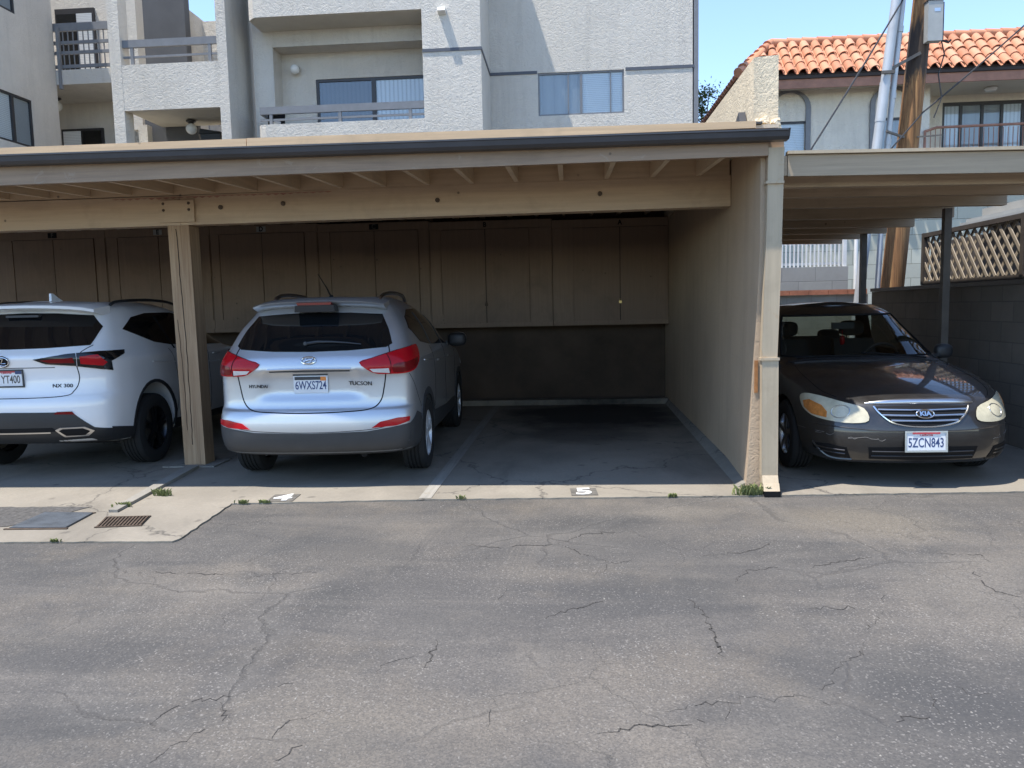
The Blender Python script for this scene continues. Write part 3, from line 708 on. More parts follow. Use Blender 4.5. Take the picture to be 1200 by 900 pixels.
# ribbed downspout
ds = MB(); prof = [(-.058, .03), (-.058, -.03)] + [(-.058+.116*i/8, -.034+(.0025 if i % 2 else 0)) for i in range(9)] + [(.058, -.03), (.058, .03)]
ds.prism([(1.562+x, 6.025+y*.9, 2.625) for x, y in prof], (-.012, 0, -.70))
ds.prism([(1.550+x*1.02, 6.022+y*.95, 1.93) for x, y in prof], (-.025, 0, -.89))
ds.prism([(1.530+x*1.06, 6.018+y*1.05, 1.045) for x, y in prof], (.005, 0, -.905))
# elbow
def elb(b, z0, z1, y0, y1, k):
    b.hexa([(1.533-.06, y0-.036, z0), (1.533+.06, y0-.036, z0), (1.533+.06, y0+.03, z0), (1.533-.06, y0+.03, z0), (1.536-.06, y1-.036, z1), (1.536+.06, y1-.036, z1), (1.536+.06, y1+.03, z1), (1.536-.06, y1+.03, z1)])
elb(ds, .085, .142, 5.98, 6.016, 0); elb(ds, .035, .087, 5.94, 5.978, 0)
dso = ds.build('downspout', M['downspout'], cp, bevel=.002, seg=1)
b = MB(); b.box(1.478, 1.598, 5.90, 5.965, -.008, .033); b.build('spout_mouth', M['black'], dso)
for q in ((1.458, 1.598, 5.975, 6.06, 1.035, 1.055), (1.485, 1.618, 5.98, 6.06, 2.36, 2.378)): b = MB(); b.box(*q); b.build('strap', M['downspout'], dso, bevel=.002)
b = MB(); b.box(1.432, 1.458, 6.066, 6.075, .78, 1.03); b.build('rust_patch', flat('rust_stain_orange', (.38, .17, .06), .8, var=.3, vscale=20), dso)
# wall-head trim board beside the downspout
cpb('corner_board', 'fascia', lambda b: b.box(1.50, 1.625, 6.03, 6.072, 2.30, 2.758), bevel=.004)

# storage cupboards along the back wall
cab_x = [('A', .77, .69), ('B', -1.235, .655), ('C', -2.92, .67), ('D', -4.67, .66), ('E', -6.31, .65), ('F', -8.02, .66)]
nearw = ['beside the stucco end wall, letter A', 'over the empty bay, letter B', 'straight behind the silver car, letter C', 'between the post and the silver car, letter D', 'behind the timber post, letter E', 'over the white car, letter F']
for i, (L, cx, dw) in enumerate(cab_x):
    t = thing('storage_cupboard', 'brown two-door storage cupboard ' + nearw[i], 'cupboard', (cx, 11.62, 1.2), 0, 'storage cupboards along the carport back wall')
    dT = [0.02, .045, .065, .08, .08, .08][i]
    hi = 1.484 if i == 0 else (cx + cab_x[i-1][1])/2 - .002
    lo = -9.2 if i == 5 else (cx + cab_x[i+1][1])/2 + .002
    b = MB(); b.box(lo, hi, 11.62, 12.018, 1.20, 2.745+dT); b.build('carcass', M['cab'], t, bevel=.003)
    b = MB(); b.box(lo+.001, hi-.001, 11.592, 11.618, 1.205, 1.262); b.build('bottom_rail', M['cab'], t, bevel=.003)
    b = MB(); b.box(lo+.001, hi-.001, 11.60, 11.618, 2.628+dT, 2.745+dT); b.build('top_rail', M['cab'], t, bevel=.003)
    for s in (-1, 1):
        b = MB(); x0, x1 = (cx-dw, cx-.005) if s < 0 else (cx+.005, cx+dw)
        b.box(x0, x1, 11.598, 11.6185, 1.272, 2.620+dT); d = b.build('door', M['cabdoor'], t, bevel=.003)
        b = MB()
        xe = x0-.001 if s < 0 else x1-.008
        b.box(xe+.0, xe+.009, 11.6165, 11.6195, 1.268, 2.625+dT); b.box(x0, x1, 11.6165, 11.6195, 2.6205+dT, 2.6265+dT); b.build('gap', M['black'], d)
        xs_ = cx-dw-.20 if s < 0 else cx+dw+.20
        ip0, ip1 = max(xs_-.18, lo+.012), min(xs_+.18, hi-.012)
        if ip1-ip0 > .05: b = MB(); b.box(ip0, ip1, 11.604, 11.6186, 1.40, 2.62+dT); b.build('infill_panel', M['cab'], t, bevel=.003)
    b = MB(); b.box(cx-.006, cx+.006, 11.6155, 11.6195, 1.27, 2.63+dT); b.build('gap', M['black'], t)
    b = MB(); b.box(cx-.022, cx+.022, 11.575, 11.597, 1.52, 1.56); b.tube([(cx-.014, 11.586, 1.56), (cx-.012, 11.586, 1.585), (cx+.012, 11.586, 1.585), (cx+.014, 11.586, 1.56)], .004, 6)
    b.build('padlock', M['brass'] if i != 1 else M['rust'], t)
    b = MB(); b.box(cx-.07, cx+.07, 11.594, 11.6, 2.645+dT, 2.725+dT); pl = b.build('letter_plate', M['cab'] if i < 2 else M['metalbox'] if i in (3, 4) else M['black'], t)
    text_mesh('letter', L, .10, M['black'] if i not in (2, 5) else M['markdark'], Matrix.Translation(Vector((cx, 11.592, 2.685+dT)) - root_loc(pl)) @ Matrix.Rotation(PI/2, 4, 'X'), pl, bold=.003, sx=.9)

# ================================================================== SECOND CARPORT (right)
rc = thing('flat_roof_carport', 'low flat-roofed tan carport with steel posts over the dark sedan', 'carport', (3, 9, 0))
def rcb(name, mat, fn, bevel=.004, par=rc):
    b = MB(); fn(b); return b.build(name, M[mat], par, bevel=bevel)
rcb('fascia', 'fascia_light', lambda b: b.hexa([(1.66, 6.05, 2.42), (4.20, 6.05, 2.375), (4.20, 6.09, 2.375), (1.66, 6.09, 2.42), (1.66, 6.05, 2.575), (4.20, 6.05, 2.53), (4.20, 6.09, 2.53), (1.66, 6.09, 2.575)]))
rcb('fascia_end_block', 'fascia_light', lambda b: b.box(1.60, 1.657, 6.055, 6.10, 2.425, 2.57))
rcb('edge_trim', 'downspout', lambda b: b.hexa([(1.655, 6.02, 2.579), (4.23, 6.02, 2.535), (4.23, 6.10, 2.535), (1.655, 6.10, 2.579), (1.655, 6.02, 2.602), (4.23, 6.02, 2.56), (4.23, 6.10, 2.56), (1.655, 6.10, 2.602)]), .003)
rroof = rcb('roof', 'deck', lambda b: b.hexa([(1.66, 6.093, 2.545), (4.20, 6.093, 2.505), (4.20, 12.3, 2.505), (1.66, 12.3, 2.545), (1.66, 6.093, 2.572), (4.20, 6.093, 2.53), (4.20, 12.3, 2.53), (1.66, 12.3, 2.572)]), 0)
rcb('roof_covering', 'asphalt2', lambda b: b.hexa([(1.66, 6.105, 2.576), (4.20, 6.105, 2.534), (4.20, 12.3, 2.534), (1.66, 12.3, 2.576), (1.66, 6.105, 2.585), (4.20, 6.105, 2.545), (4.20, 12.3, 2.545), (1.66, 12.3, 2.585)]), 0)
M['joist'] = mat_paintwood('tan_joist_paint', (.50, .395, .285), 'x', .18)
for i, y in enumerate([6.42, 7.0, 7.75, 8.75, 9.7, 10.5, 11.35, 12.15]):
    xr = 4.14
    rcb('joist', 'joist', lambda b: b.hexa([(1.64, y-.045, 2.385), (xr, y-.045, 2.345), (xr, y+.045, 2.345), (1.64, y+.045, 2.385), (1.64, y-.045, 2.542), (xr, y-.045, 2.503), (xr, y+.045, 2.503), (1.64, y+.045, 2.542)]), .004)
b = MB(); b.lathe([(.05, 0), (.055, -.01), (.04, -.035), (.0, -.04)], 14, 'z', (2.62, 7.3, 2.55)); b.build('ceiling_lamp', M['metalbox'], rc)
for (x, y) in ((3.90, 8.35), (3.90, 10.6)):
    b = MB(); b.box(x-.035, x+.035, y-.035, y+.035, 0, 2.40); b.build('steel_post', M['steelpost'], rc, bevel=.005)

# ================================================================== WALLS AND FENCES on the right
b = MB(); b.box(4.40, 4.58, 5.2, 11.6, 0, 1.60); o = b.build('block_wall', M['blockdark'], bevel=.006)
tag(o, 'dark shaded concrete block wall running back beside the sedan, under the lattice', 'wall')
b = MB(); b.box(4.385, 4.60, 5.18, 11.62, 1.603, 1.65); c = b.build('wall_cap', M['steelpost'], bevel=.006); c.parent = o
b = MB(); b.box(1.50, 5.02, 13.4, 13.58, 0, 1.59); o = b.build('block_wall', M['blockdarkx'], bevel=.006)
tag(o, 'low rear block wall with terracotta red cap behind the sedan', 'wall')
b = MB()
for i in range(11): b.box(1.50+i*.318, 1.50+i*.318+.312, 13.36, 13.62, 1.593, 1.675)
c = b.build('wall_cap', M['redcap'], bevel=.012); c.parent = o
# lattice topper
lf = thing('lattice_fence', 'bleached criss-cross lattice fence in a dark frame on top of the wall', 'fence', (4.5, 8.3, 1.65))
Y0, Y1, Z0, Z1 = 5.4, 10.2, 1.67, 2.30
b = MB()
for (d, xo) in ((1, 4.49), (-1, 4.51)):
    k = -1.2
    while k < Y1-Y0+1.2:
        # line y = Y0 + k + d*(z-Z0)/tan
        pts = []
        za, zb = Z0+.03, Z1-.05
        ya = Y0+k; yb = Y0+k+d*(zb-za)*.85
        t0, t1 = 0.0, 1.0
        dy = yb-ya
        lo_, hi_ = Y0+.03, Y1-.03
        ts = sorted([(lo_-ya)/dy, (hi_-ya)/dy]); t0 = max(0, ts[0]); t1 = min(1, ts[1])
        if t1-t0 > .05: b.bar((xo, ya+dy*t0, za+(zb-za)*t0), (xo, ya+dy*t1, za+(zb-za)*t1), .038, .010, up=(1, 0, 0))
        k += .16
b.build('lattice', M['lattice'], lf)
b = MB(); b.box(4.465, 4.535, Y0, Y1, Z1-.05, Z1+.0); b.box(4.47, 4.53, Y0, Y1, Z0-.015, Z0+.03); b.build('rail', M['darkwood_shade'], lf, bevel=.004)
for y in (5.43, 6.75, 8.02, 10.17):
    b = MB(); b.box(4.463, 4.537, y-.03, y+.03, Z0-.01, Z1+.003); b.build('fence_post', M['darkwood_shade'], lf, bevel=.004)
# garden wall with metal pickets beyond the rear wall
b = MB(); b.box(2.6, 5.25, 15.0, 15.2, 0, 2.13); gw = b.build('block_wall', M['blockgrey'], bevel=.008)
tag(gw, 'sunlit grey block wall below the white picket fence behind the sedan bay', 'wall')
pf = thing('picket_fence', 'white metal picket fence on the grey block wall behind the sedan bay', 'fence', (4, 15.1, 2.13))
b = MB()
for i in range(34):
    x = 2.7+i*.075; b.box(x-.012, x+.012, 15.06, 15.085, 2.135, 3.35)
pk = b.build('picket', M['white'], pf); 
b = MB()
for z in (2.17, 2.55, 3.25): b.box(2.62, 5.22, 15.087, 15.12, z, z+.045)
b.build('rail', M['white'], pf)
b = MB(); b.box(5.17, 5.235, 15.05, 15.13, 2.132, 3.4); b.build('fence_post', M['white'], pf)
b = MB(); b.tube([(5.42, 15.1, 0), (5.42, 15.1, 3.0), (5.42, 15.16, 3.3)], .035, 10); o = b.build('drain_pipe', M['white'], smooth=True); tag(o, 'thin white pipe standing at the end of the grey block wall', 'pipe')
# low outbuilding on the far right
sh = thing('outbuilding', 'low grey outbuilding with a stepped white eave beyond the lattice fence', 'outbuilding', (7.2, 9, 0))
b = MB(); b.box(6.02, 9.5, 6.0, 11.6, 0, 2.49); b.box(6.02, 6.2, 11.602, 13.4, 0, 2.40); b.build('wall', M['darkwood_shade'], sh)  # wall shade put into dark colour; second box is an added dark lattice backing
b = MB(); b.box(5.69, 9.6, 5.9, 11.78, 2.495, 2.56); b.build('eave', M['metalbox'], sh, bevel=.006)
b = MB(); b.box(5.74, 9.6, 5.95, 11.72, 2.563, 2.61); b.build('upper_eave', M['metalbox'], sh, bevel=.006)
b = MB(); b.box(5.90, 9.6, 5.95, 11.6, 2.613, 2.74); b.build('roof_kerb', M['blockgrey'], sh)

# ================================================================== UTILITY POLE
up = thing('utility_pole', 'weathered leaning wooden utility pole with grey conduits and meter box', 'utility pole', (5.12, 13, 0))
def pl_at(z): return Vector((5.11+.0815*z, 13.0, z))
b = MB(); zs = [0, 1.5, 3, 4.5, 6.5, 9.0, 11.0]
b.tube([pl_at(z) for z in zs], .2, 20, radii=[.19, .178, .168, .158, .148, .135, .13])
up_p = b.build('pole', M['pole'], up, smooth=True)
c = pl_at(5.75); b = MB(); b.box(c.x-.02, c.x+.20, 12.70, 12.84, 5.43, 6.02); bx = b.build('meter_box', M['metalbox'], up, bevel=.012)
b = MB(); b.box(c.x+.201, c.x+.225, 12.72, 12.83, 5.45, 6.0); b.box(c.x-.03, c.x+.21, 12.69, 12.85, 6.022, 6.04); b.build('box_edge', M['winframe'], bx)
b = MB(); b.box(c.x+.07, c.x+.16, 12.697, 12.6995, 5.86, 5.91); b.build('box_label', M['silver'], bx)
b = MB(); b.tube([(4.49, 12.75, 0), (4.86, 12.75, 3.88), (5.14, 12.75, 6.45), (5.38, 12.75, 8.6)], .072, 16); b.tube([(4.90, 12.75, 4.25), (4.965, 12.75, 4.85)], .078, 16)
b.build('conduit', M['galv'], up, smooth=True)
b = MB(); b.tube([(4.93, 12.82, 1.2), (5.0, 12.78, 3.5), (5.13, 12.78, 5.1), (5.25, 12.80, 6.5), (5.43, 12.84, 8.6)], .042, 14)
for z in (3.9, 4.6, 5.6): b.tube([(4.993+.083*(z-3.4), 12.78, z), (5.0+.083*(z-3.4), 12.78, z+.09)], .049, 14)
b.build('conduit', M['galv'], up, smooth=True)
for a_, c_, w_ in (((4.99, 12.72, 5.02), (5.52, 12.86, 5.30), .045), ((4.88, 12.67, 4.98), (5.07, 12.67, 4.98), .045), ((4.98, 12.70, 4.10), (5.30, 12.83, 4.02), .03), ((5.50, 12.83, 4.02), (5.86, 12.80, 4.03), .02)):
    b = MB(); b.bar(a_, c_, w_, w_); b.build('bracket', M['steelpost'], up, bevel=.004)
b = MB(); b.tube([(5.80, 12.78, 5.45), (5.86, 12.8, 5.25), (5.78, 12.8, 4.95), (5.84, 12.8, 4.6), (5.74, 12.82, 4.3)], .010, 6); b.tube([(5.7, 12.8, 5.5), (5.92, 12.8, 5.42), (5.95, 12.8, 5.46)], .016, 6); b.build('loose_cable', M['wire'], up)
def wire(pts, r, label):
    # sagging cable through the points
    out = []
    for a, c in zip(pts, pts[1:]):
        a = Vector(a); c = Vector(c)
        for i in range(12):
            f = i/12; p = a.lerp(c, f); p.z -= .06*(c-a).length*f*(1-f)*.5; out.append(p)
    out.append(Vector(pts[-1]))
    b = MB(); b.tube(out, r, 6); o = b.build('overhead_cable', M['wire'], smooth=True); tag(o, label, 'cable')
wire([(5.28, 12.8, 6.2), (3.42, 11.5, 3.55), (3.2, 11.3, 3.1)], .013, 'thick black cable dropping from the pole down to the left behind the carport roof')
wire([(4.55, 12.2, 3.4), (5.6, 12.9, 4.4), (7.15, 13.0, 5.7), (7.9, 13.0, 6.6)], .012, 'black cable crossing in front of the tiled roof up to the right of the pole')
wire([(6.9, 12.6, 6.6), (7.5, 12.6, 4.95), (8.6, 12.6, 3.2)], .008, 'thin cable sloping down steeply to the right in front of the balcony windows')

# ================================================================== CREAM HOUSE with tile roof
ho = thing('tiled_house', 'cream stucco house with orange barrel-tile mansard roof and arched windows', 'house', (8, 22, 0))
WY = 18.62
b = MB(); b.wall((4.55, WY, 3.3), (1, 0, 0), (0, 0, 1), 3.42, 3.05, [(.19, .97, .55, 2.42), (2.45, 3.23, .55, 2.42)], .10, (0, -1, 0))
b.hexa([(4.55, WY, 0), (4.551, 26, 0), (4.5505, 26, 6.35), (4.55, WY, 6.35), (4.56, WY, 0), (4.561, 26, 0), (4.561, 26, 6.35), (4.56, WY, 6.35)])
b.wall((8.25, 19.6, 3.3), (1, 0, 0), (0, 0, 1), 5.75, 3.05, [(.72, 2.61, .55, 2.84)], .08, (0, -1, 0))
b.box(8.03, 8.245, WY-.001, 19.7, 3.3, 6.35)
hw = b.build('wall', M['house'], ho)
b = MB(); b.box(4.55, 14, WY-.03, WY+.2, 0, 3.84); b.build('block_base', M['blockgreen'], ho)
b = MB(); b.box(8.25, 14, WY+.2, 19.6, 3.65, 3.835); b.build('balcony_floor', M['soffit'], ho)
# arch windows
for x0 in (4.74, 7.0):
    x1 = x0+.78; xc = (x0+x1)/2; zt = 5.92; z0 = 3.85
    def arch(r, zb): return [(xc-r, zb)] + [(xc-r*math.cos(a*PI/12), zt + min(r, .42)*.95*math.sin(a*PI/12)) for a in range(13)] + [(xc+r, zb)]
    b = MB(); o_ = arch(.47, z0); i_ = arch(.36, z0)
    for (p, q), (p2, q2) in zip(zip(o_, i_), zip(o_[1:], i_[1:])):
        b.prism([(p[0], WY-.05, p[1]), (q[0], WY-.05, q[1]), (q2[0], WY-.05, q2[1]), (p2[0], WY-.05, p2[1])], (0, .055, 0))
    fr = b.build('window', M['winframelight'], ho)
    b = MB(); b.prism([(p[0], WY-.012, p[1]) for p in arch(.36, 5.62)], (0, .008, 0)); b.build('arch_panel', M['house'], fr)
    b = MB(); b.box(xc-.355, xc+.355, WY+.042, WY+.046, z0, 5.62); b.build('blind', M['curtain'] if x0 > 6 else M['blindsh'], fr)
    b = MB(); b.box(xc-.357, xc+.357, WY+.03, WY+.036, z0, 5.62); b.build('pane', M['glass'], fr)
    b = MB(); b.box(xc-.36, xc-.24, WY+.015, WY+.04, z0, 5.63); b.box(xc-.26, xc+.36, WY+.01, WY+.035, 5.57, 5.63); b.build('sash', M['winframe'], fr)
# balcony door and railing
t = MB(); 
for x in (9.0, 9.41, 9.90, 10.35, 10.83): t.box(x-.03, x+.03, 19.62, 19.67, 3.85, 6.06)
t.box(8.97, 10.86, 19.615, 19.668, 6.061, 6.14); fr = t.build('sliding_door', M['winframe'], ho)
b = MB(); b.box(9.03, 10.80, 19.65, 19.655, 3.86, 6.06); b.build('pane', M['glass'], fr)
b = MB(); b.box(9.03, 9.38, 19.66, 19.664, 3.86, 6.06); b.box(10.38, 10.80, 19.66, 19.664, 3.86, 6.06); b.build('blind', M['blindsv'], fr)
b = MB(); b.box(9.44, 10.32, 19.66, 19.664, 3.86, 6.06); b.build('curtain', M['curtain'], fr)
b = MB(); b.tube([(8.1, WY-.12, 5.26), (8.35, WY-.12, 5.34), (13.9, WY-.12, 5.38)], .03, 8)
for i in range(56): x = 8.12+i*.105; b.tube([(x, WY-.12, 3.85), (x, WY-.12, 5.30)], .009, 5, caps=False)
b.tube([(8.1, WY-.12, 3.85), (8.1, WY-.12, 5.28)], .03, 8); b.build('railing', M['redfascia'], ho)
b = MB(); b.lathe([(.13, 0), (.14, -.03), (.10, -.08), (0, -.09)], 16, 'z', (9.75, 19.0, 6.29)); b.build('ceiling_lamp', M['lampglobe'], ho, smooth=True)
fl = thing('potted_flowers', 'pink flowers in a small pot on the balcony rail', 'flowers', (10.72, WY-.25, 5.0))
b = MB(); b.lathe([(.07, 4.86), (.10, 5.04), (.085, 5.04)], 12, 'z', (10.72, WY-.28, 0)); b.build('pot', M['redcap'], fl)
b = MB(); rr = random.Random(3)
for i in range(60):
    p = Vector((10.72+rr.gauss(0, .10), WY-.28+rr.gauss(0, .07), 5.10+rr.gauss(0, .06))); r_ = .028
    b.prism([p+Vector((r_*math.cos(a*PI/3), r_*math.sin(a*PI/3)*.4, r_*math.sin(a*PI/3))) for a in range(6)], (.003, -.006, .004))
b.build('blossom', M['pink'], fl)
# eave: dark board, red fascia, soffit
EY, EX, EZ = 18.05, 3.86, 6.50
b = MB(); b.box(EX+.06, 14, EY+.06, EY+.10, 6.22, 6.42); b.box(EX+.06, EX+.10, EY+.10, 26, 6.22, 6.42); b.build('fascia', M['redfascia'], ho)
b = MB(); b.box(EX+.02, 14, EY+.02, EY+.12, 6.425, 6.50); b.box(EX+.02, EX+.12, EY+.12, 26, 6.20, 6.50); b.build('eave_board', M['tileshade'], ho)
b = MB(); b.box(EX+.102, 14, EY+.102, 26, 6.30, 6.345); b.build('soffit', M['soffit'], ho)
b = MB(); HS = .95
b.hexa([(EX, EY, EZ), (14, EY, EZ), (14, 26, EZ), (EX, 26, EZ), (EX+HS, EY+HS, EZ+HS), (14, EY+HS, EZ+HS), (14, 26, EZ+HS), (EX+HS, 26, EZ+HS)])
rf = b.build('roof', M['tileshade'], ho)
# barrel tiles : overlapping tapered half pipes in courses up the slope
b = MB(); nrow = 4; course = HS*math.sqrt(2)/nrow; rr = random.Random(8); s2 = math.sqrt(.5); pitch = .255
for r_ in range(nrow):
    for c_ in range(42):
        x = EX + .12 + c_*pitch + (.0)
        s0 = r_*course; lim = EX + s0*s2*.98
        if x < lim + .02 or x > 13.6: continue
        L_ = course+.09; seg = 6; ra, rb = .105+rr.uniform(-.004, .004), .088; jz = rr.uniform(0, .012)
        def P_(s, a, rad): 
            u = x + rad*math.cos(a); n_ = rad*math.sin(a)*.95 + jz + (.035 if s == 0 else 0)
            return Vector((u, EY + (s0+s)*s2 - n_*s2 - .03*s2*(1 if r_ == 0 else 0), EZ + (s0+s)*s2 + n_*s2))
        A = [b.bm.verts.new(P_(0, PI*k/seg, ra)) for k in range(seg+1)]; B = [b.bm.verts.new(P_(L_, PI*k/seg, rb)) for k in range(seg+1)]
        A2 = [b.bm.verts.new(P_(0, PI*k/seg, ra-.018)) for k in range(seg+1)]
        for k in range(seg): b._f([A[k], A[k+1], B[k+1], B[k]]); b._f([A[k], A2[k], A2[k+1], A[k+1]])
        # channel tile between the covers
        xm = x + pitch/2
        C_ = [b.bm.verts.new(Vector((xm+.055*math.cos(PI+PI*k/4), EY+(s0)*s2-.0, EZ+s0*s2+.045+.035*math.sin(PI+PI*k/4)))) for k in range(5)]
        D_ = [b.bm.verts.new(Vector((xm+.055*math.cos(PI+PI*k/4), EY+(s0+L_)*s2, EZ+(s0+L_)*s2+.03+.035*math.sin(PI+PI*k/4)))) for k in range(5)]
        for k in range(4): b._f([C_[k], C_[k+1], D_[k+1], D_[k]])
# left slope: tile butts along the side eave, seen from below
for c_ in range(31):
    y = EY+.2+c_*.255
    for r_ in range(2):
        s0 = r_*course
        A = [b.bm.verts.new(Vector((EX+s0*s2-.03-(.1*math.sin(PI*k/6))*s2, y+.105*math.cos(PI*k/6), EZ+s0*s2+.1*math.sin(PI*k/6)*s2))) for k in range(7)]
        B = [b.bm.verts.new(Vector((EX+(s0+.5)*s2-(.09*math.sin(PI*k/6))*s2, y+.09*math.cos(PI*k/6), EZ+(s0+.5)*s2+.09*math.sin(PI*k/6)*s2))) for k in range(7)]
        for k in range(6): b._f([A[k], A[k+1], B[k+1], B[k]])
        b._f(A)
# hip and ridge caps
for i in range(7):
    f0, f1 = i/7, (i+1.25)/7
    p0 = Vector((EX-.02, EY-.02, EZ+.09)).lerp(Vector((EX+HS, EY+HS, EZ+HS+.09)), f0); p1 = Vector((EX-.02, EY-.02, EZ+.05)).lerp(Vector((EX+HS, EY+HS, EZ+HS+.05)), f1)
    b.tube([p0, p1], .1, 10, radii=[.115, .09])
for i in range(28):
    p0 = Vector((EX+HS+i*.34, EY+HS, EZ+HS+.05)); b.tube([p0, p0+Vector((.40, 0, -.012))], .1, 10, radii=[.105, .088])
b.build('roof_tiles', M['tile'], rf, smooth=True, sharp=40)

# ================================================================== tree beyond
def leafy_tree(name, label, x, y, h, cr, seed, nleaf=4200):
    rr = random.Random(seed); t = thing(name, label, 'tree', (x, y, 0))
    b = MB(); b.tube([(x, y, 0), (x+.05, y, h*.35), (x-.05, y+.05, h*.62)], .1, 8, radii=[.16, .11, .06])
    cl = []
    for i in range(26):
        a = rr.uniform(0, 2*PI); rad = cr*rr.uniform(.15, .95); z = h*.52 + rr.uniform(0, h*.48)
        k = 1-.55*abs((z-h*.72)/(h*.3)); p = Vector((x+math.cos(a)*rad*k, y+math.sin(a)*rad*k, z)); cl.append((p, cr*rr.uniform(.18, .34)))
        b.tube([(x, y, h*rr.uniform(.35, .6)), p], .03, 5, radii=[.045, .012])
    b.build('trunk', M['bark'], t)
    b = MB()
    for i in range(nleaf):
        p, r_ = rr.choice(cl); q = p + Vector((rr.gauss(0, .5), rr.gauss(0, .5), rr.gauss(0, .42)))*r_*1.2
        d = Vector((rr.uniform(-1, 1), rr.uniform(-1, 1), rr.uniform(-.7, .7))).normalized(); s_ = d.cross(Vector((rr.random(), rr.random(), 1))).normalized(); l = rr.uniform(.06, .12)
        v = [b.bm.verts.new(c) for c in (q, q+d*l*.5+s_*l*.28, q+d*l, q+d*l*.5-s_*l*.28)]; b._f(v)
    b.build('crown', M['leaf'], t, shift=True)
leafy_tree('leafy_tree', 'green tree crown peeping out between the apartment block and the tiled house', 4.35, 26.5, 8.55, 1.0, 12)
# ================================================================== APARTMENT BUILDING
ap = thing('apartment_building', 'grey white stucco apartment block with railed balconies above the long carport', 'building', (-4, 17, 0))
def apb(name, mat, fn, bevel=.0, par=ap, **k):
    b = MB(); fn(b); return b.build(name, M[mat], par, bevel=bevel, **k)
TOP = 11.0
# right wing: front sheet with openings, sides, top
def rw(b):
    b.wall((-1.615, 17.0, 0), (1, 0, 0), (0, 0, 1), 4.315, TOP+.3, [(1.03, 2.86, 5.58, 6.475)], .09, (0, -1, 0))
    b.prism([(2.70, 17.0, 0), (2.70, 27, 0), (2.70, 27, TOP+.3), (2.70, 17.0, TOP+.3)], (-.02, 0, 0))
    b.box(-7.18, -6.60, 16.9, 17.1, 0, TOP); b.box(-7.18, -7.0, 17.1, 27, 0, TOP)
    b.wall((-6.60, 16.53, 0), (1, 0, 0), (0, 0, 1), 3.85, TOP, [(1.31, 3.86-.02, 4.47, 6.41)], .12, (0, -1, 0))
apb('wall', 'apt', rw)
apb('pier', 'apt', lambda b: b.box(-2.755, -1.615, 15.30, 17.2, 0, TOP), .03)
apb('pier', 'apt', lambda b: b.box(-6.44, -6.02, 16.06, 16.60, 0, TOP), .025)
apb('header', 'apt', lambda b: b.box(-6.02, -2.757, 16.06, 16.528, 6.95, TOP), .0)
apb('upper_balcony', 'apt', lambda b: b.prism([(-6.24, 15.46, 7.27), (-6.10, 15.32, 7.27), (-5.9, 15.30, 7.27), (-2.757, 15.30, 7.27), (-2.757, 16.058, 7.27), (-6.24, 16.058, 7.27)], (0, 0, 1.05)))
apb('soffit', 'soffit', lambda b: b.prism([(-6.20, 15.50, 7.262), (-6.08, 15.36, 7.262), (-2.76, 15.34, 7.262), (-2.76, 16.056, 7.262), (-6.20, 16.056, 7.262)], (0, 0, .006)))
apb('balcony_wall', 'apt', lambda b: b.prism([(-6.12, 15.42, 4.35), (-6.06, 15.33, 4.35), (-5.95, 15.30, 4.35), (-2.757, 15.30, 4.35), (-2.757, 15.46, 4.35), (-5.9, 15.46, 4.35), (-6.0, 15.52, 4.35), (-6.0, 16.055, 4.35), (-6.12, 16.055, 4.35)], (0, 0, .87)))
apb('balcony_floor', 'soffit', lambda b: b.box(-6.11, -2.757, 15.47, 16.53, 4.36, 4.47))
def rail(b, x0, x1, y, z0, z1, posts, top=.14, mid=True):
    b.box(x0, x1, y-.03, y+.03, z1-top, z1)
    if mid: zm = z0+(z1-top-z0)*.48; b.box(x0, x1, y-.015, y+.015, zm-.02, zm+.02)
    for x in posts: b.box(x-.03, x+.03, y-.026, y+.026, z0, z1-top-.001)
apb('railing', 'railpaint', lambda b: rail(b, -6.08, -2.76, 15.38, 5.222, 5.57, [-5.86, -4.46, -3.05]), .006)
apb('railing', 'railpaint', lambda b: b.box(-6.09, -6.05, 15.42, 16.05, 5.43, 5.57), .006)
# trim lines
apb('trim_line', 'trimline', lambda b: [b.box(-2.757, -1.60, 15.285, 15.299, 6.46, 6.52), b.box(-1.614, -1.60, 15.2992, 16.985, 6.4601, 6.5199), b.box(-1.60, -.60, 16.985, 16.999, 6.46, 6.52)])
apb('trim_line', 'trimline', lambda b: b.box(1.275, 2.71, 16.985, 16.999, 6.445, 6.51))
apb('corner_downpipe', 'railpaint', lambda b: b.box(2.702, 2.80, 16.99, 17.10, 0, TOP), .01)
def window(par, x0, x1, z0, z1, y, mulls, blinds, fmat='winframelight', fw=.035):
    b = MB()
    b.box(x0, x1, y, y+.05, z0, z0+fw); b.box(x0, x1, y, y+.05, z1-fw, z1); b.box(x0, x0+fw, y+.001, y+.049, z0+fw, z1-fw); b.box(x1-fw, x1, y+.001, y+.049, z0+fw, z1-fw)
    for (xm, wm) in mulls: b.box(xm-wm/2, xm+wm/2, y-.006, y+.046, z0+fw, z1-fw)
    f = b.build('window', M[fmat], par, bevel=.003)
    b = MB(); b.box(x0+fw, x1-fw, y+.024, y+.028, z0+fw, z1-fw); b.build('pane', M['glass'], f)
    for (a, c, m) in blinds:
        b = MB(); b.box(a, c, y+.036, y+.040, z0+.02, z1-.02); b.build('blind', M[m], f)
    return f
window(ap, -.585, 1.245, 5.58, 6.475, 17.02, [(.06, .028), (.335, .05), (.96, .022)], [(-.585, .335, 'curtain'), (.34, 1.245, 'blindsh')])
fr = window(ap, -5.29, -2.76, 4.47, 6.41, 16.55, [(-4.05, .09)], [(-5.29, -4.05, 'darkcurtain'), (-4.05, -2.76, 'blindsv')], 'winframe', .055)
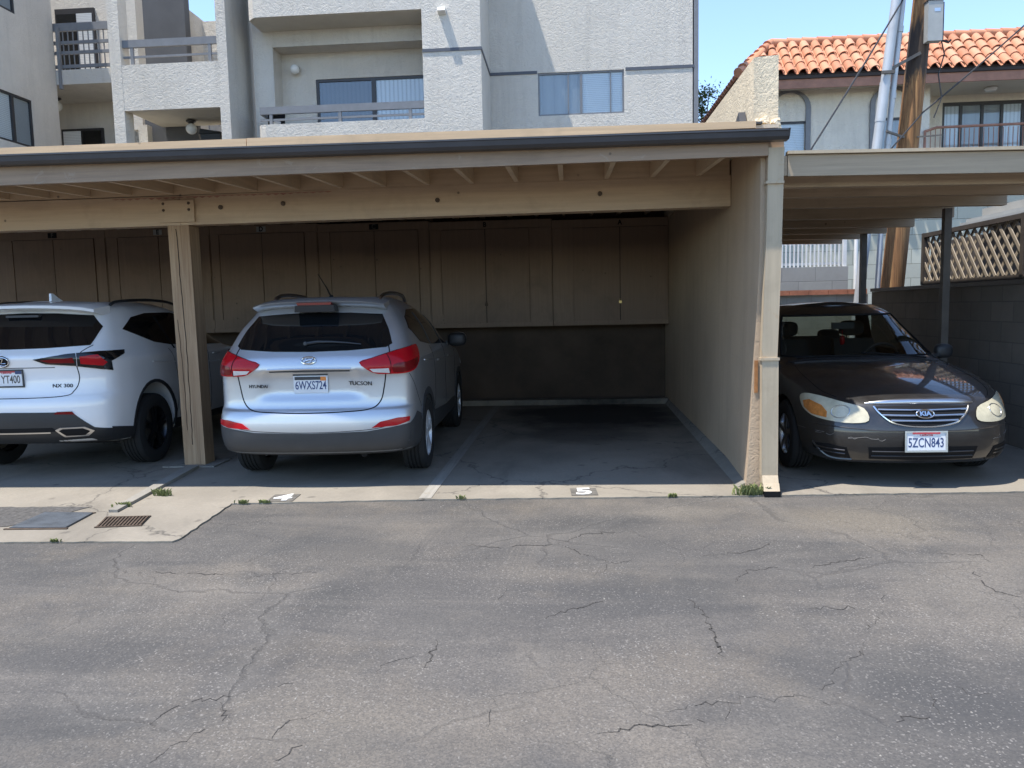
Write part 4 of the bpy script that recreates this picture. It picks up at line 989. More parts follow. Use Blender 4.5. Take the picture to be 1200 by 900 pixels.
# lamps
def globe(par, x, y, z, nm='ceiling_lamp', r=.105, down=True):
    b = MB()
    if down: b.lathe([(r*.9, 0), (r*.9, -.02), (r*.45, -.05), (r*.45, -.07)], 14, 'z', (x, y, z)); c = (x, y, z-.07-r*.85)
    else: b.lathe([(r*.7, 0), (r*.7, -.03), (r*.4, -.06)], 14, 'y', (x, y, z+r*.4)); c = (x, y-.06-r*.6, z)
    l = b.build(nm, M['winframe'], par, smooth=True, sharp=40)
    b = MB(); pr = [(max(.001, r*math.sin(PI*k/10)), r*math.cos(PI*k/10)) for k in range(11)]; b.lathe(pr, 16, 'z', c); b.build('globe', M['lampglobe'], l, smooth=True)
globe(ap, -5.69, 16.53, 6.60, 'wall_lamp', .10, False)
globe(ap, -7.92, 16.2, 5.585, 'ceiling_lamp', .115)
globe(ap, -12.15, 18.1, 6.72, 'ceiling_lamp', .13)
# wall vent
apb('vent', 'lampglobe', lambda b: b.hexa([(-2.42, 15.14, 7.17), (-2.27, 15.14, 7.17), (-2.27, 15.299, 7.14), (-2.42, 15.299, 7.14), (-2.42, 15.16, 7.235), (-2.27, 15.16, 7.235), (-2.27, 15.299, 7.25), (-2.42, 15.299, 7.25)]), .006)
# walkway portal
def portal(b):
    b.box(-9.08, -8.85, 15.30, 15.62, 0, TOP); b.box(-6.86, -6.66, 15.30, 16.898, 0, TOP)
    b.box(-8.848, -6.862, 15.303, 15.45, 5.60, 6.49)
apb('walkway_portal', 'apt', portal)
apb('walkway_floor', 'soffit', lambda b: b.box(-8.84, -6.87, 15.452, 16.75, 5.61, 5.85))
apb('railing', 'railpaint', lambda b: rail(b, -8.845, -6.865, 15.40, 6.492, 6.99, [-8.66, -7.05], .145), .006)
apb('railing', 'railpaint', lambda b: [b.bar((-8.7, 16.9, 6.0), (-7.0, 18.6, 7.0), .05, .08)] + [b.bar((-8.6+i*.16, 17.0+i*.16, 5.4+i*.1), (-8.6+i*.16, 17.0+i*.16, 6.06+i*.094), .02, .02, up=(0, 1, 0)) for i in range(10)], .0)
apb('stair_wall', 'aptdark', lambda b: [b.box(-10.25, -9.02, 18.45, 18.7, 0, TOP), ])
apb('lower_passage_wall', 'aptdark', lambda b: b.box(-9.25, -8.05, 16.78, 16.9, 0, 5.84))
apb('column', 'apt', lambda b: b.box(-9.63, -9.37, 16.9, 17.2, 5.62, TOP), .01)
apb('column', 'apt', lambda b: b.box(-9.23, -9.03, 16.45, 16.65, 0, 5.605), .01)
apb('rear_wall', 'apt', lambda b: [b.box(-9.0, -7.18, 19.2, 19.4, 0, 8.72), b.hexa([(-9.35, 18.72, 0), (-9.25, 18.72, 0), (-8.9, 19.3, 0), (-9.0, 19.3, 0), (-9.35, 18.72, 9.0), (-9.25, 18.72, 9.0), (-8.9, 19.3, 8.72), (-9.0, 19.3, 8.72)])])
apb('lower_rear_wall', 'apt', lambda b: b.box(-8.2, -7.18, 18.3, 18.5, 0, 5.60))
# left wing (its side faces the courtyard), balcony recess beyond
def lw(b):
    b.wall((-11.5, 6.0, 0), (0, 1, 0), (0, 0, 1), 11.2, TOP, [(8.6, 10.3, 5.15, 6.17), (8.4, 10.0, 7.85, 8.95)], .09, (1, 0, 0))
    b.box(-16, -11.52, 17.0, 17.198, 0, TOP); b.box(-16, -10.42, 18.72, 18.9, 0, TOP)
apb('left_wing_wall', 'apt', lw)
for (y0, y1, z0, z1, ym) in ((14.6, 16.3, 5.15, 6.17, 15.72), (14.4, 16.0, 7.85, 8.95, 15.2)):
    b = MB(); X = -11.56
    b.box(X, X+.05, y0, y1, z0, z0+.045); b.box(X, X+.05, y0, y1, z1-.045, z1); b.box(X+.001, X+.049, y0, y0+.045, z0+.045, z1-.045); b.box(X+.001, X+.049, y1-.045, y1, z0+.045, z1-.045); b.box(X, X+.055, ym-.035, ym+.035, z0+.045, z1-.045)
    f = b.build('window', M['winframe'], ap, bevel=.003)
    b = MB(); b.box(X+.02, X+.024, y0, y1, z0, z1); b.build('pane', M['glass'], f)
    b = MB(); b.box(X+.002, X+.006, y0, ym, z0+.02, z1-.02); b.build('blind', M['blindsh'], f)
    b = MB(); b.box(X+.002, X+.006, ym+.001, y1, z0+.02, z1-.02); b.build('blind', M['curtain'], f)
apb('balcony_floor', 'apt', lambda b: b.box(-13.6, -9.9, 17.20, 18.718, 6.75, 7.07))
def brail(b):
    b.box(-11.6, -9.66, 17.24, 17.30, 7.93, 8.10); 
    for z in (7.68, 7.46, 7.16): b.box(-11.6, -9.66, 17.25, 17.29, z-.035, z+.035)
    for i in range(16): b.box(-11.45+i*.12, -11.43+i*.12, 17.262, 17.28, 7.07, 7.93)
    b.box(-11.42, -11.36, 17.16, 17.235, 6.65, 8.0)
apb('railing', 'railpaint', brail, .0)
b = MB(); b.box(-12.4, -11.4, 18.67, 18.718, 7.07, 8.98); fr = b.build('sliding_door', M['winframe'], ap)
b = MB(); b.box(-11.85, -11.46, 18.655, 18.668, 7.15, 8.85); b.build('blind', M['blindsh'], fr)
b = MB(); b.box(-12.36, -11.88, 18.655, 18.668, 7.15, 8.85); b.build('pane', M['tintglass'], fr)
b = MB(); b.box(-12.45, -11.38, 18.66, 18.718, 5.2, 6.13); fr = b.build('window', M['winframe'], ap)
b = MB(); b.box(-12.40, -11.95, 18.645, 18.658, 5.25, 6.07); b.build('blind', M['blindsh'], fr)
b = MB(); b.box(-11.90, -11.43, 18.645, 18.658, 5.25, 6.07); b.build('pane', M['tintglass'], fr)
# loose things on the walkways
ch = thing('folding_chair', 'black folding chair with white towel behind the left end of the balcony railing', 'chair', (-5.98, 15.75, 4.47))
b = MB()
for s in (-.16, .16):
    b.bar((-5.86+s*.4, 15.55+s, 4.47), (-5.80+s*.4, 15.62+s, 5.52), .03, .03); b.bar((-5.76+s*.4, 15.95+s, 4.47), (-5.9+s*.4, 15.55+s, 5.05), .03, .03)
b.build('frame', M['black'], ch)
b = MB(); b.hexa([(-5.95, 15.42, 5.18), (-5.72, 15.70, 5.18), (-5.69, 15.67, 5.18), (-5.92, 15.39, 5.18), (-5.95, 15.44, 5.5), (-5.72, 15.72, 5.52), (-5.69, 15.69, 5.52), (-5.92, 15.41, 5.5)]); b.build('backrest', M['black'], ch, bevel=.01)
b = MB(); b.hexa([(-5.86, 15.46, 5.1), (-5.76, 15.58, 5.1), (-5.74, 15.55, 5.1), (-5.84, 15.43, 5.1), (-5.86, 15.47, 5.36), (-5.76, 15.60, 5.33), (-5.74, 15.57, 5.33), (-5.84, 15.44, 5.36)]); b.build('towel', M['white'], ch, bevel=.006)
bn = thing('wheeled_bin', 'black wheeled bin standing in the lower passage under the walkway', 'bin', (-7.5, 16.45, 4.6))
b = MB(); b.hexa([(-7.66, 16.25, 4.61), (-7.36, 16.25, 4.61), (-7.36, 16.65, 4.61), (-7.66, 16.65, 4.61), (-7.74, 16.2, 5.30), (-7.30, 16.2, 5.30), (-7.30, 16.7, 5.30), (-7.74, 16.7, 5.30)]); b.build('bin_body', M['blackplastic'], bn, bevel=.02)
b = MB(); b.hexa([(-7.76, 16.18, 5.303), (-7.28, 16.18, 5.303), (-7.28, 16.72, 5.303), (-7.76, 16.72, 5.303), (-7.74, 16.2, 5.42), (-7.30, 16.2, 5.34), (-7.30, 16.7, 5.34), (-7.74, 16.7, 5.42)]); b.build('lid', M['blackplastic'], bn, bevel=.02)
apb('lower_walkway_floor', 'soffit', lambda b: b.box(-9.9, -6.87, 15.63, 18.3, 4.45, 4.60))
# ================================================================== CARS
def cr(p0, p1, p2, p3, t):
    t2 = t*t; t3 = t2*t
    return (p1*2 + (p2-p0)*t + (p0*2-p1*5+p2*4-p3)*t2 + (p1*3-p0-p2*3+p3)*t3)*.5
def spline(pts, n=6, closed=False):
    pts = [Vector(p) for p in pts]; m = len(pts); out = []
    rng = range(m) if closed else range(m-1)
    for i in rng:
        if closed: a, b_, c, d = pts[i-1], pts[i], pts[(i+1) % m], pts[(i+2) % m]
        else: a, b_, c, d = pts[max(i-1, 0)], pts[i], pts[i+1], pts[min(i+2, m-1)]
        for k in range(n): out.append(cr(a, b_, c, d, k/n))
    if not closed: out.append(pts[-1])
    return out
def ring(w, yr, yf, zr, zs, zf, br, bf, ym=None, wf=1.0):
    ym = (yr+yf)/2 if ym is None else ym
    L_ = yf-yr; br = min(br, .26*L_); bf = min(bf, .26*L_); d_ = min(.5, (L_-br-bf)*.25); e_ = min(.08, d_*.16)
    zi = [1, 1, 1, .9, .5, .15, 0, 0, 0, 0, 0, 0, 0]; fi = [0]*7 + [.1, .5, .9, 1, 1, 1]
    xy = [(0, yr), (.40*w, yr+.05*br), (.72*w, yr+.22*br), (.92*w, yr+.58*br), (.985*w, yr+br+e_), (w, yr+br+d_), (w, ym),
          (w, yf-bf-d_), (.985*w, yf-bf-e_), (.92*w, yf-.58*bf), (.72*w, yf-.22*bf), (.40*w, yf-.05*bf), (0, yf)]
    out = []
    for i, (x, y) in enumerate(xy):
        a, f = zi[i], fi[i]; x *= 1-(1-wf)*min(1, f*1.1); out.append(Vector((x, y, zs*(1-a-f) + zr*a + zf*f)))
    return out

class Car:
    NU, NV = 6, 6
    def __init__(s, rings, crown, root, paint, wheels, wr, arch_r, glass=None, arch_x=.52, deform=None, arches=None, zmap=None):
        s.zmap = zmap; s.root = root; s.paint = paint; NU, NV = s.NU, s.NV
        # sample along the perimeter
        fine = []
        for r_ in rings:
            p = r_; row = []
            for i in range(12):
                a = p[i-1] if i else Vector((-p[1].x, p[1].y, p[1].z)); d = p[i+2] if i < 11 else Vector((-p[11].x, p[11].y, p[11].z))
                for k in range(NU): row.append(cr(a, p[i], p[i+1], d, k/NU))
            row.append(p[12].copy()); fine.append(row)
        grid = []
        for j in range(len(fine)-1):
            for k in range(NV):
                a, b_, c, d = fine[max(j-1, 0)], fine[j], fine[j+1], fine[min(j+2, len(fine)-1)]
                grid.append([cr(a[i], b_[i], c[i], d[i], k/NV) for i in range(len(b_))])
        grid.append(fine[-1])
        if deform:
            for row in grid:
                for p in row: deform(p)
        if zmap:
            for row in grid:
                for p in row: p.z = zmap(p.z)
        nU = len(grid[0])
        bm = bmesh.new(); s.grid = grid
        def half(sg):
            vs = [[bm.verts.new((sg*max(0, p.x), p.y, p.z)) for p in row] for row in grid]
            for j in range(len(vs)-1):
                for i in range(nU-1):
                    q = [vs[j][i], vs[j][i+1], vs[j+1][i+1], vs[j+1][i]]
                    f = bm.faces.new(q if sg > 0 else q[::-1])
                    if glass:
                        I, J = (i+.5)/NU, (j+.5)/NV
                        for gi, (i0, i1, j0, j1) in enumerate(glass):
                            if i0 < I < i1 and j0 < J < j1: f.material_index = 2+gi
            for (row, zc) in ((vs[-1], crown), (vs[0], None)):
                prev = row; nS = 5
                for t_ in range(1, nS+1):
                    f_ = t_/nS; cur = []
                    for v in row:
                        z = v.co.z if zc is None else v.co.z + (zc-v.co.z)*(1-(1-f_)**2)*min(1, abs(v.co.x)*3)
                        cur.append(bm.verts.new((v.co.x*(1-f_), v.co.y, z)))
                    for i in range(nU-1):
                        try: bm.faces.new([prev[i], prev[i+1], cur[i+1], cur[i]])
                        except ValueError: pass
                    prev = cur
        half(1); half(-1)
        bmesh.ops.remove_doubles(bm, verts=bm.verts, dist=.0008)
        bmesh.ops.dissolve_degenerate(bm, edges=bm.edges, dist=.0002)
        bmesh.ops.recalc_face_normals(bm, faces=bm.faces)
        s.bvh = BVHTree.FromBMesh(bm)
        s.glassfaces = {}
        if glass:
            for f in bm.faces:
                if f.material_index >= 2:
                    cx = f.calc_center_median().x
                    s.glassfaces.setdefault((f.material_index-2, (cx > 0) if glass[f.material_index-2][0] > .5 and glass[f.material_index-2][1] < 11.5 else True), []).append([v.co.copy() for v in f.verts])
        me = bpy.data.meshes.new('body_src'); bm.to_mesh(me); bm.free()
        for m in [paint, M['black']] + [paint]*4: me.materials.append(m)
        src = bpy.data.objects.new('body_src', me); COL.objects.link(src)
        cb = MB(); cb.mi = 1
        for (y, z) in (arches or wheels):
            for sg in (-1, 1): cb.lathe([(arch_r, sg*arch_x), (arch_r, sg*1.3)], 40, 'x', (0, y, z))
        bmesh.ops.recalc_face_normals(cb.bm, faces=cb.bm.faces)
        cm = bpy.data.meshes.new('cut'); cb.bm.to_mesh(cm); cb.bm.free(); cm.materials.append(paint); cm.materials.append(M['black'])
        cut = bpy.data.objects.new('cut', cm); COL.objects.link(cut)
        md = src.modifiers.new('b', 'BOOLEAN'); md.operation = 'DIFFERENCE'; md.solver = 'EXACT'; md.object = cut
        try: md.material_mode = 'INDEX'
        except Exception: pass
        dg = bpy.context.evaluated_depsgraph_get(); dg.update()
        out = bpy.data.meshes.new_from_object(src.evaluated_get(dg))
        bpy.data.objects.remove(src); bpy.data.objects.remove(cut)
        b2 = bmesh.new(); b2.from_mesh(out)
        if glass:
            names = [m.name for m in out.materials]
            kill = [f for f in b2.faces if f.material_index >= 2 and f.material_index < 2+len(glass)]
            bmesh.ops.delete(b2, geom=kill, context='FACES')
        b2.to_mesh(out); b2.free()
        mats = list(out.materials); out.materials.clear(); out.name = 'body'
        s.body = link_mesh('body', out, mats, root, True, 38)
    FR = {'rear': ((0, -4, 0), (1, 0, 0), (0, 0, 1), (0, 1, 0)), 'front': ((0, 9, 0), (-1, 0, 0), (0, 0, 1), (0, -1, 0)),
          'right': ((4, 0, 0), (0, 1, 0), (0, 0, 1), (-1, 0, 0)), 'left': ((-4, 0, 0), (0, -1, 0), (0, 0, 1), (1, 0, 0)),
          'top': ((0, 0, 5), (1, 0, 0), (0, 1, 0), (0, 0, -1))}
    def fr(s, f, sg=1):
        if isinstance(f, str): o, u, v, d = f and s.FR[f]; return Vector(o), Vector(u), Vector(v), Vector(d)
        if isinstance(f, (int, float)):   # rear corner seen at f degrees from straight behind (sg: side)
            a = R(f); d = Vector((-math.sin(a)*sg, math.cos(a), 0)); u = Vector((math.cos(a), math.sin(a)*sg, 0)); return -d*5 + Vector((0, 0, 0)), u, Vector((0, 0, 1)), d
        a = R(f[1]); d = Vector((-math.sin(a)*sg, -math.cos(a), 0)); u = Vector((-math.cos(a), math.sin(a)*sg, 0)); return -d*9, u, Vector((0, 0, 1)), d  # ('f', deg) front corner
    def hit(s, p, f, sg=1):
        o, u, v, d = s.fr(f, sg); p = Vector(p); q = p - d*((p-o).dot(d))
        if s.zmap and abs(d.z) < .5: q.z = s.zmap(q.z)
        h, n, i_, dist = s.bvh.ray_cast(q, d)
        if h is None:
            h, n, i_, dist = s.bvh.find_nearest(Vector((p.x, p.y, q.z)))
        if n.dot(d) > 0: n = -n
        return h, n
    def decal(s, name, pts, f, mat, off=.004, depth=.012, grid=.035, parent=None, sm=0, sg=1, mirror=False, sharp=40):
        """a shaped plate pressed on the bodywork: outline pts (rough 3D points) thrown along the frame's direction"""
        o, u, v, d = s.fr(f, sg); P = [Vector(p) for p in pts]
        P2 = [Vector((p.dot(u), p.dot(v), 0)) for p in P]
        if sm: P2 = spline(P2, sm, True)
        # even out the outline
        out = []
        for a, c in zip(P2, P2[1:]+P2[:1]):
            n = max(1, int((c-a).length/grid)); out += [a.lerp(c, k/n) for k in range(n)]
        B = [Vector((p.x, p.y)) for p in out]; n0 = len(B)
        xs = [p.x for p in B]; ys = [p.y for p in B]
        def inside(x, y):
            c = False; j = n0-1
            for i in range(n0):
                if (B[i].y > y) != (B[j].y > y) and x < (B[j].x-B[i].x)*(y-B[i].y)/(B[j].y-B[i].y)+B[i].x: c = not c
                j = i
            return c
        V = list(B); x = min(xs)+grid*.5
        while x < max(xs):
            y = min(ys)+grid*.5
            while y < max(ys):
                if inside(x, y) and min((Vector((x, y))-q).length for q in B) > grid*.35: V.append(Vector((x, y)))
                y += grid
            x += grid
        res = geometry.delaunay_2d_cdt(V, [(i, (i+1) % n0) for i in range(n0)], [], 1, 1e-6)
        vo, fo = res[0], res[2]
        bm = bmesh.new(); tv = []; nn = []
        k0 = -d*0
        for q in vo:
            h, n = s.hit(u*q.x + v*q.y, f, sg) if not isinstance(f, (int, float, tuple)) else s.hit(u*q.x + v*q.y, f, sg)
            tv.append(bm.verts.new(h + n*off)); nn.append(n)
        for t_ in fo:
            try: bm.faces.new([tv[i] for i in t_])
            except ValueError: pass
        bm.normal_update()
        be = [e for e in bm.edges if len(e.link_faces) == 1]; low = {}
        idx = {vv: i for i, vv in enumerate(tv)}
        for e in be:
            for vv in e.verts:
                if vv not in low: low[vv] = bm.verts.new(vv.co - nn[idx[vv]]*depth)
        for e in be:
            a, c = e.verts
            try: bm.faces.new([a, c, low[c], low[a]])
            except ValueError: pass
        lone = [vv for vv in bm.verts if not vv.link_faces]
        bmesh.ops.delete(bm, geom=lone, context='VERTS')
        bmesh.ops.recalc_face_normals(bm, faces=bm.faces)
        # outward: check against the body's normals
        tot = sum(f_.normal.dot(-d) for f_ in bm.faces)
        if tot < 0: bmesh.ops.reverse_faces(bm, faces=bm.faces)
        me = bpy.data.meshes.new(name); bm.to_mesh(me); bm.free()
        ob = link_mesh(name, me, mat, parent or s.root, True, sharp)
        if mirror: return ob, s.decal(name, [(-p[0], p[1], p[2]) for p in pts], {'right': 'left', 'left': 'right'}.get(f, f) if isinstance(f, str) else f, mat, off, depth, grid, parent, sm, -sg, False, sharp)
        return ob
    def seam(s, name, pts, f, mat=None, r=.0035, parent=None, n=8, sg=1, off=-.0005, mirror=False):
        o, u, v, d = s.fr(f, sg); q = spline(pts, n); ln = []
        for p in q:
            h, nm = s.hit(p, f, sg); ln.append(h+nm*off)
        b = MB(); b.tube(ln, r, 6); ob = b.build(name, mat or M['black'], parent or s.root, smooth=True, shift=False)
        if mirror: s.seam(name, [(-p[0], p[1], p[2]) for p in pts], {'right': 'left', 'left': 'right'}.get(f, f) if isinstance(f, str) else f, mat, r, parent, n, -sg, off)
        return ob
    def wheel(s, x, y, r_, wd, sg, rim, spokes, rimr, style=0):
        """one wheel : tyre > rim, placed with its outer face at |x|"""
        w_ = thing('wheel', None, None, (x*sg, y, r_)); w_.parent = s.root
        prof = [(rimr-.01, -wd*.46), (rimr+.012, -wd*.5), (r_-.055, -wd*.52), (r_-.014, -wd*.47), (r_-.003, -wd*.40)]
        for k in (-.24, -.08, .08, .24): prof += [(r_, wd*(k-.055)), (r_-.009, wd*(k-.045)), (r_-.009, wd*(k+.0)), (r_, wd*(k+.01))]
        prof += [(r_-.003, wd*.40), (r_-.014, wd*.47), (r_-.055, wd*.52), (rimr+.012, wd*.5), (rimr-.01, wd*.46)]
        b = MB(); b.lathe([(q, h-wd/2) if sg > 0 else (q, -(h-wd/2)) for q, h in prof], 48, 'x', caps=False); b.build('tyre', M['tyre'], w_, smooth=True, sharp=30, shift=False)
        b = MB(); ox = -.018*sg
        b.lathe([(rimr+.004, ox), (rimr-.012, ox+.006*sg), (rimr-.022, ox-.012*sg), (rimr-.03, ox-.09*sg), (rimr-.02, ox-.16*sg)], 40, 'x', caps=False)
        b2 = []
        for k in range(spokes):
            for dlt in ((-.10, .10) if style == 0 else (0,)):
                a = 2*PI*k/spokes + .3; a1 = a+dlt*.5; a2 = a+dlt*1.5
                p = Vector((ox-.012*sg, .045*math.cos(a1), .045*math.sin(a1))); q = Vector((ox-.010*sg, (rimr-.016)*math.cos(a2), (rimr-.016)*math.sin(a2)))
                b.bar(p, q, .030 if style == 0 else .046, .03, up=(1, 0, 0))
        b.lathe([(.055, ox-.03*sg), (.055, ox-.004*sg), (.04, ox+.004*sg), (.0005, ox+.005*sg)], 20, 'x')
        b.build('rim', rim, w_, smooth=True, sharp=30, shift=False)
        b = MB(); b.lathe([(rimr-.035, ox-.10*sg), (rimr-.035, ox-.102*sg)], 32, 'x'); b.lathe([(rimr-.06, ox-.075*sg), (rimr-.06, ox-.085*sg)], 32, 'x'); b.build('brake_disc', M['steelpost'], w_, shift=False)
        return w_
def blob(c, size, e=2.6, n=16):
    b = MB(); rows = []
    def sp(v): return math.copysign(abs(v)**(2/e), v)
    for i in range(n+1):
        th = PI*i/n
        rows.append([b.bm.verts.new((c[0]+size[0]*sp(math.sin(th)+1e-6)*sp(math.cos(2*PI*k/n/1)), c[1]+size[1]*sp(math.sin(th)+1e-6)*sp(math.sin(2*PI*k/n)), c[2]+size[2]*sp(math.cos(th)))) for k in range(n)])
    for a, d in zip(rows, rows[1:]):
        for k in range(n): b._f([a[k], a[(k+1) % n], d[(k+1) % n], d[k]])
    bmesh.ops.remove_doubles(b.bm, verts=b.bm.verts, dist=.0004)
    return b
def plate(car, c, txt, front, tilt, framed=None, tcol='plateblue', blank=None):
    """number plate : plate > frame, lettering, sticker"""
    sgn = -1 if not front else 1
    root = car.root
    ux = Vector((1, 0, 0)) if not front else Vector((-1, 0, 0)); up = Vector((0, -math.sin(tilt)*sgn*-1*-1, math.cos(tilt)))
    m = frame_mtx(c, ux, up)
    def loc(b):
        for v in b.bm.verts: v.co = m @ v.co
        return b
    b = loc(MB().box(-.1525, .1525, -.076, .076, -.006, 0)); p = b.build('number_plate', M['platewhite'], root, bevel=.003, shift=False)
    text_mesh('lettering', txt, .104, M[tcol], m @ Matrix.Translation((0, -.012, .0005)), p, depth=.0008, sx=.64, bold=.0012)
    text_mesh('state_name', 'California', .026, M['platered'], m @ Matrix.Translation((0, .052, .0005)), p, depth=.0006, bold=.0006, shear=.2)
    if framed:
        fw = .012; b = MB(); z0, z1 = -.004, .006
        b.box(-.163, .163, .070, .084, z0, z1); b.box(-.163, .163, -.084, -.070, z0, z1); b.box(-.163, -.150, -.0699, .0699, z0, z1); b.box(.150, .163, -.0699, .0699, z0, z1)
        loc(b).build('plate_frame', M[framed], p, bevel=.002, shift=False)
    return p, m, loc

# ------------------------------------------------------------------ silver SUV
def silver_suv():
    t = thing('silver_suv', 'silver compact SUV parked nose-in between the post and the empty bay', 'car', (-2.165, 6.18, 0), R(1.7), None, .955)
    rings = [ring(.76, .22, 4.22, .27, .25, .25, .26, .3), ring(.86, .07, 4.35, .315, .29, .27, .25, .3), ring(.895, .02, 4.39, .40, .40, .38, .25, .32),
             ring(.905, .0, 4.41, .52, .52, .50, .26, .34), ring(.909, .004, 4.41, .62, .62, .60, .27, .36), ring(.908, .028, 4.40, .682, .70, .67, .28, .38),
             ring(.906, .066, 4.39, .715, .76, .71, .27, .38), ring(.908, .080, 4.37, .80, .84, .75, .27, .40), ring(.909, .074, 4.34, .93, .92, .79, .28, .42),
             ring(.906, .050, 4.28, 1.005, .99, .85, .29, .45), ring(.893, .070, 4.05, 1.085, 1.06, .93, .28, .5), ring(.868, .135, 3.55, 1.165, 1.125, 1.02, .27, .5),
             ring(.825, .215, 3.20, 1.26, 1.23, 1.13, .27, .5), ring(.765, .32, 2.85, 1.38, 1.365, 1.30, .26, .5), ring(.69, .42, 2.50, 1.495, 1.495, 1.46, .25, .5),
             ring(.61, .50, 2.25, 1.575, 1.575, 1.555, .24, .5), ring(.50, .64, 2.0, 1.625, 1.63, 1.61, .2, .5)]
    WR = .348; W = [(.90, WR), (3.54, WR)]
    def sstep(a, b, x): q = max(0, min(1, (x-a)/(b-a))); return q*q*(3-2*q)
    def recess(p):      # the hollow round the number plate, narrowing upwards, and the flanks beside it
        if p.z > 1.2: p.z += (p.z-1.2)*.13
        if p.y < .5 and .70 < p.z < 1.03:
            wv = .40 - (1.0-p.z)*-.25
            k = (1-sstep(wv-.06, wv+.03, abs(p.x)))*sstep(.76, .84, p.z)*(1-sstep(.985, 1.0, p.z)); p.y += .034*k
    c = Car(rings, 1.655, t, M['paint_silver'], W, WR, .40, deform=recess, zmap=lambda z: z + .042*sstep(.78, 1.0, z)*(1-sstep(1.3, 1.55, z)))
    tg = M['tintglass']
    # lower cladding all round the tail, sills, arches
    lowr = [(-.99, .02, .26), (-.99, .02, .53), (-.80, 0, .555), (-.55, 0, .520), (0, 0, .505), (.55, 0, .520), (.80, 0, .555), (.99, .02, .53), (.99, 0, .26)]
    c.decal('rear_bumper_cladding', [(-.86, 0, .27), (-.88, 0, .56), (-.72, 0, .535), (-.5, 0, .505), (0, 0, .495), (.5, 0, .505), (.72, 0, .535), (.88, 0, .56), (.86, 0, .27), (.4, 0, .28), (-.4, 0, .28)], 'rear', M['cladding'], .006, .015, .04)
    for sg, nm in ((1, 'right'), (-1, 'left')):
        c.decal('side_cladding', [(sg, .20, .27), (sg, .17, .55), (sg, .33, .64), (sg, .47, .60), (sg, .505, .45), (sg, .52, .27)], nm, M['cladding'], .006, .015, .04)
        c.decal('sill_cladding', [(sg, 1.28, .27), (sg, 1.30, .45), (sg, 1.34, .52), (sg, 2.2, .47), (sg, 3.1, .47), (sg, 3.12, .42), (sg, 3.14, .27)], nm, M['cladding'], .006, .015, .05)
        for (y, z) in W:
            ar = [(sg, y+.455*math.cos(a*PI/16-.25), z+.455*math.sin(a*PI/16-.25)) for a in range(0, 21)] + [(sg, y+.39*math.cos(a*PI/16-.25), z+.39*math.sin(a*PI/16-.25)) for a in range(20, -1, -1)]
            c.decal('arch_cladding', ar, nm, M['cladding'], .007, .02, .04)
    # rear glass with black surround, spoiler with stop lamp
    c.decal('rear_window', [(-.655, 0, 1.185), (-.70, 0, 1.215), (-.655, 0, 1.34), (-.575, 0, 1.515), (-.3, 0, 1.535), (0, 0, 1.542), (.3, 0, 1.535), (.575, 0, 1.515), (.655, 0, 1.34), (.70, 0, 1.215), (.655, 0, 1.185), (.35, 0, 1.165), (0, 0, 1.158), (-.35, 0, 1.165)], 'rear', tg, .005, .015, .04)
    b = MB(); n = 15
    def sx(i): return -1 + 2*i/(n-1)
    secs = []
    for i in range(n):
        u = sx(i); x = .605*u; bow = .07*u*u + .05*u**6
        zt = 1.652 - .022*u*u - .02*u**8
        secs.append([(x, .31+bow, zt-.018), (x, .30+bow, zt-.006), (x, .325+bow, zt+.004), (x, .60+bow*.6, zt+.035), (x, .62+bow*.5, zt-.03), (x, .44+bow, zt-.055)])
    S = [[b.bm.verts.new(p) for p in q] for q in secs]
    for a, d in zip(S, S[1:]):
        for k in range(6): b._f([a[k], a[(k+1) % 6], d[(k+1) % 6], d[k]])
    b._f(S[0][::-1]); b._f(S[-1])
    sp = b.build('spoiler', c.paint, t, smooth=True, sharp=50, shift=False)
    b = MB(); b.hexa([(-.15, .292, 1.612), (.15, .292, 1.612), (.15, .40, 1.59), (-.15, .40, 1.59), (-.16, .292, 1.634), (.16, .292, 1.634), (.16, .42, 1.634), (-.16, .42, 1.634)]); sl = b.build('stop_lamp', M['reddark'], t, bevel=.004, shift=False)
    b = MB(); b.hexa([(-.185, .315, 1.55), (.185, .315, 1.55), (.185, .44, 1.55), (-.185, .44, 1.55), (-.175, .297, 1.611), (.175, .297, 1.611), (.175, .44, 1.611), (-.175, .44, 1.611)]); b.build('lamp_housing', M['blackplastic'], sl, bevel=.006, shift=False)
    # wiper
    h0, _ = c.hit((-.02, 0, 1.225), 'rear'); 
    wp = [c.hit((x, 0, z), 'rear')[0] + Vector((0, -.022, 0)) for x, z in ((-.05, 1.232), (.05, 1.245), (.18, 1.243), (.32, 1.232), (.44, 1.218))]
    b = MB(); b.tube(wp, .009, 6, radii=[.014, .012, .009, .007, .005]); b.lathe([(.02, 0), (.016, -.02), (.001, -.022)], 10, 'y', wp[0]); b.build('wiper', M['cladding'], t, smooth=True, shift=False)
    # tail lamps
    for sg in (1, -1):
        P = [(.425*sg, .10, 1.060), (.60*sg, .13, 1.105), (.78*sg, .22, 1.155), (.885*sg, .42, 1.185), (.905*sg, .56, 1.18), (.905*sg, .55, 1.10), (.89*sg, .40, 1.005), (.83*sg, .27, .965), (.68*sg, .17, .960), (.535*sg, .12, .975)]
        l = c.decal('tail_lamp', P, 40, M['redlens'], .012, .03, .03, sg=sg, sm=3)
        c.decal('reversing_lens', [(.50*sg, .12, 1.005), (.66*sg, .16, 1.005), (.675*sg, .16, .968), (.54*sg, .12, .980)], 40, M['clearlens'], .0145, .008, .03, sg=sg, parent=l)
        c.decal('lower_lens', [(.70*sg, .18, 1.035), (.80*sg, .24, 1.05), (.885*sg, .44, 1.075), (.885*sg, .42, 1.02), (.83*sg, .28, .978), (.70*sg, .18, .972)], 40, M['reddark'], .0138, .006, .03, sg=sg, parent=l, sm=2)
